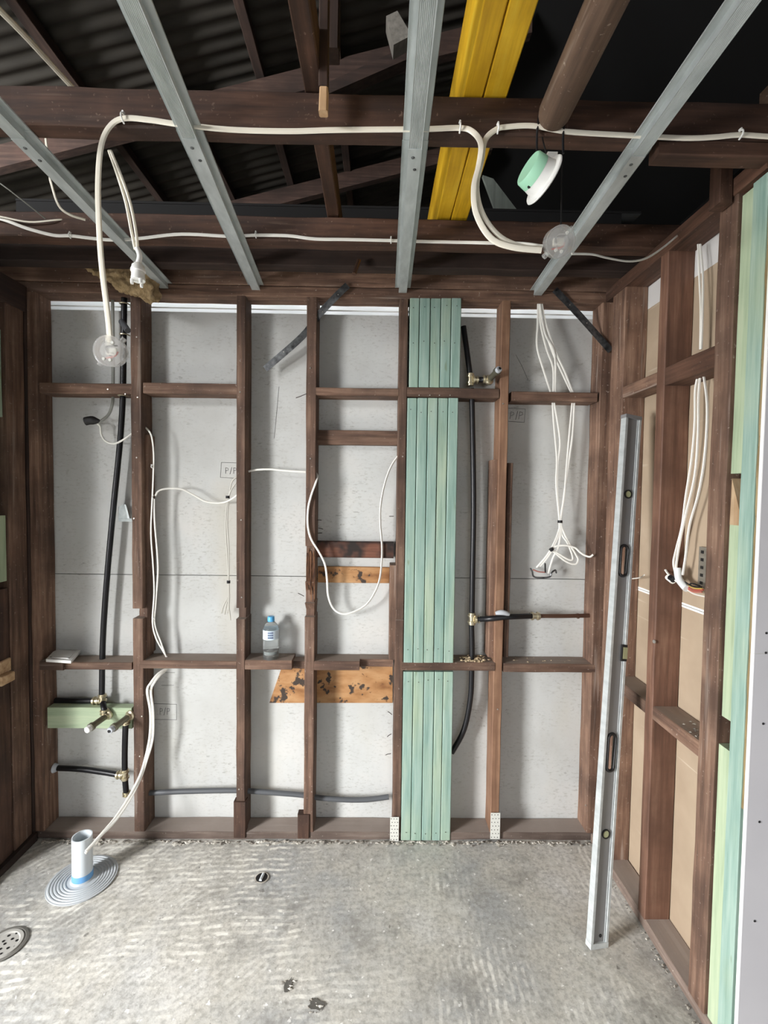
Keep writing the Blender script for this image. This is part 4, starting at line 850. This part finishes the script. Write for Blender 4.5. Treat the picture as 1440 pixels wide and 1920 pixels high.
for (px, py, s, lab_) in ((540, 1848, .020, 'dark chipped pit in the floor near bottom centre'), (592, 1884, .024, 'broken dark pit in the floor at bottom centre, nearest the camera')):
    c_ = PZ(px, py, 0); T = thing('floor_pit', lab_, 'floor pit', c_)
    m = MB(); n = 14; ring = [c_+Vector((s*random.uniform(.5, 1.3)*math.cos(2*math.pi*k/n)*(.55 if px < 560 else 1.1)+(.3*s*math.sin(2*math.pi*k/n) if px < 560 else -.4*s*math.sin(2*math.pi*k/n)), s*random.uniform(.5, 1.3)*math.sin(2*math.pi*k/n)*(1.5 if px < 560 else .7), .0022)) for k in range(n)]
    m.add(ring+[c_+UP*.0016], [[k, (k+1) % n, n] for k in range(n)]); m.build('hollow', plain('pit_shadow_grit', '#5a5751', .9), T)
    m = MB()
    for k in range(10): chip(m, c_+Vector((random.uniform(-s, s), random.uniform(-s, s), .002)), random.uniform(.002, .006))
    m.build('grit', MORT, T)

# ================================================================== SPIRIT LEVEL
B = PZ(1119, 1773, 0); Tt = PX(1184, 782, XR-.03)
ax_ = (Tt-B).normalized(); Ln = (Tt-B).length
wv = Vector((.966, .258, 0)); wv = (wv-ax_*wv.dot(ax_)).normalized(); nv = ax_.cross(wv).normalized()
if nv.y > 0: nv = -nv
W2, TH = .036, .026
T = thing('spirit_level', 'long grey aluminium spirit level leaning against the right wall', 'spirit level', B)
def lv(u, v_, t): return B+wv*u+nv*v_+ax_*t
def lbox(m, u0, u1, v0, v1, t0, t1): 
    return m.add([lv(u0, v0, t0), lv(u1, v0, t0), lv(u1, v1, t0), lv(u0, v1, t0), lv(u0, v0, t1), lv(u1, v0, t1), lv(u1, v1, t1), lv(u0, v1, t1)], [[3, 2, 1, 0], [4, 5, 6, 7], [0, 1, 5, 4], [1, 2, 6, 5], [2, 3, 7, 6], [3, 0, 4, 7]])
def tat(px, py):   # distance along the level for a photo point on its face
    d = ray(px, py); o_ = lv(0, TH/2, 0); k = (o_-CAM).dot(nv)/d.dot(nv); return (CAM+d*k-B).dot(ax_)
ALU = galv('brushed_aluminium', '#b4b8b8', '#cdd1d0', .25, .4); DAL = plain('grey_level_web', '#858484', .45, .15)
lift = .012
m = MB(); lbox(m, -W2, -W2+.009, -TH/2, TH/2, lift, Ln); m.build('edge_rail', ALU, T)
m = MB(); lbox(m, W2-.009, W2, -TH/2, TH/2, lift, Ln); m.build('edge_rail', ALU, T)
slots = [(tat(1146, 1447), tat(1146, 1377)), (tat(1167, 1080), tat(1167, 1022))]
m = MB(); cur = lift
for (s0, s1) in slots:
    lbox(m, -W2+.009, W2-.009, -TH/4, TH/4, cur, s0); cur = s1
    lbox(m, -W2+.009, -.017, -TH/4, TH/4, s0, s1); lbox(m, .017, W2-.009, -TH/4, TH/4, s0, s1)
lbox(m, -W2+.009, W2-.009, -TH/4, TH/4, cur, Ln); m.build('web', DAL, T)
for u in (-W2+.013, W2-.013):
    m = MB(); lbox(m, u-.0015, u+.0015, TH/4, TH/4+.002, lift, Ln); m.build('rib', ALU, T)
for (s0, s1) in slots:
    mid = (s0+s1)/2; hl = (s1-s0)/2; ringp = []
    for k in range(24):
        a = 2*math.pi*k/24; r_ = .0165; yy = math.sin(a); ringp.append(lv(r_*math.cos(a), TH/4, mid+math.copysign(hl-r_, yy)+r_*yy))
    MB().tube(ringp, .0055, 8, 1, 1.4, closed=True).build('grip_slot', RUB, T, smooth=True)
for (px, py) in ((1131, 1566), (1177, 926)):
    t_ = tat(px, py); c_ = lv(0, TH/4, t_); v_ = MB().lathe(c_, nv, [(0, .0165), (.004, .0165), (.004, .012), (.002, .012)], 24).build('vial_ring', RUB, T, smooth=True)
    MB().lathe(c_+nv*.001, nv, [(0, .012), (.002, .012)], 20).build('vial', plain('pale_green_vial', '#a9ab86', .25), v_)
t_ = tat(1160, 1224); m = MB(); lbox(m, W2-.022, W2+.001, -TH/2-.001, TH/2+.001, t_-.030, t_+.030); v_ = m.build('vial_window', RUB, T)
m = MB(); lbox(m, W2-.017, W2+.002, -TH/2-.002, TH/2+.002, t_-.021, t_+.021); m.build('vial', plain('pale_green_vial_block', '#9c9c78', .3), v_)
m = MB(); lbox(m, -W2-.001, W2+.001, -TH/2-.001, TH/2+.001, 0, lift+.006); m.build('end_cap', ALU, T); m = MB(); lbox(m, -W2-.001, W2+.001, -TH/2-.001, TH/2+.001, Ln-.01, Ln+.004); m.build('end_cap', DAL, T)
MB().lathe(lv(.006, TH/4, tat(1121, 1758)), nv, [(0, .006), (.0015, .006), (.0015, .003)], 12).build('hang_hole', RUB, T)
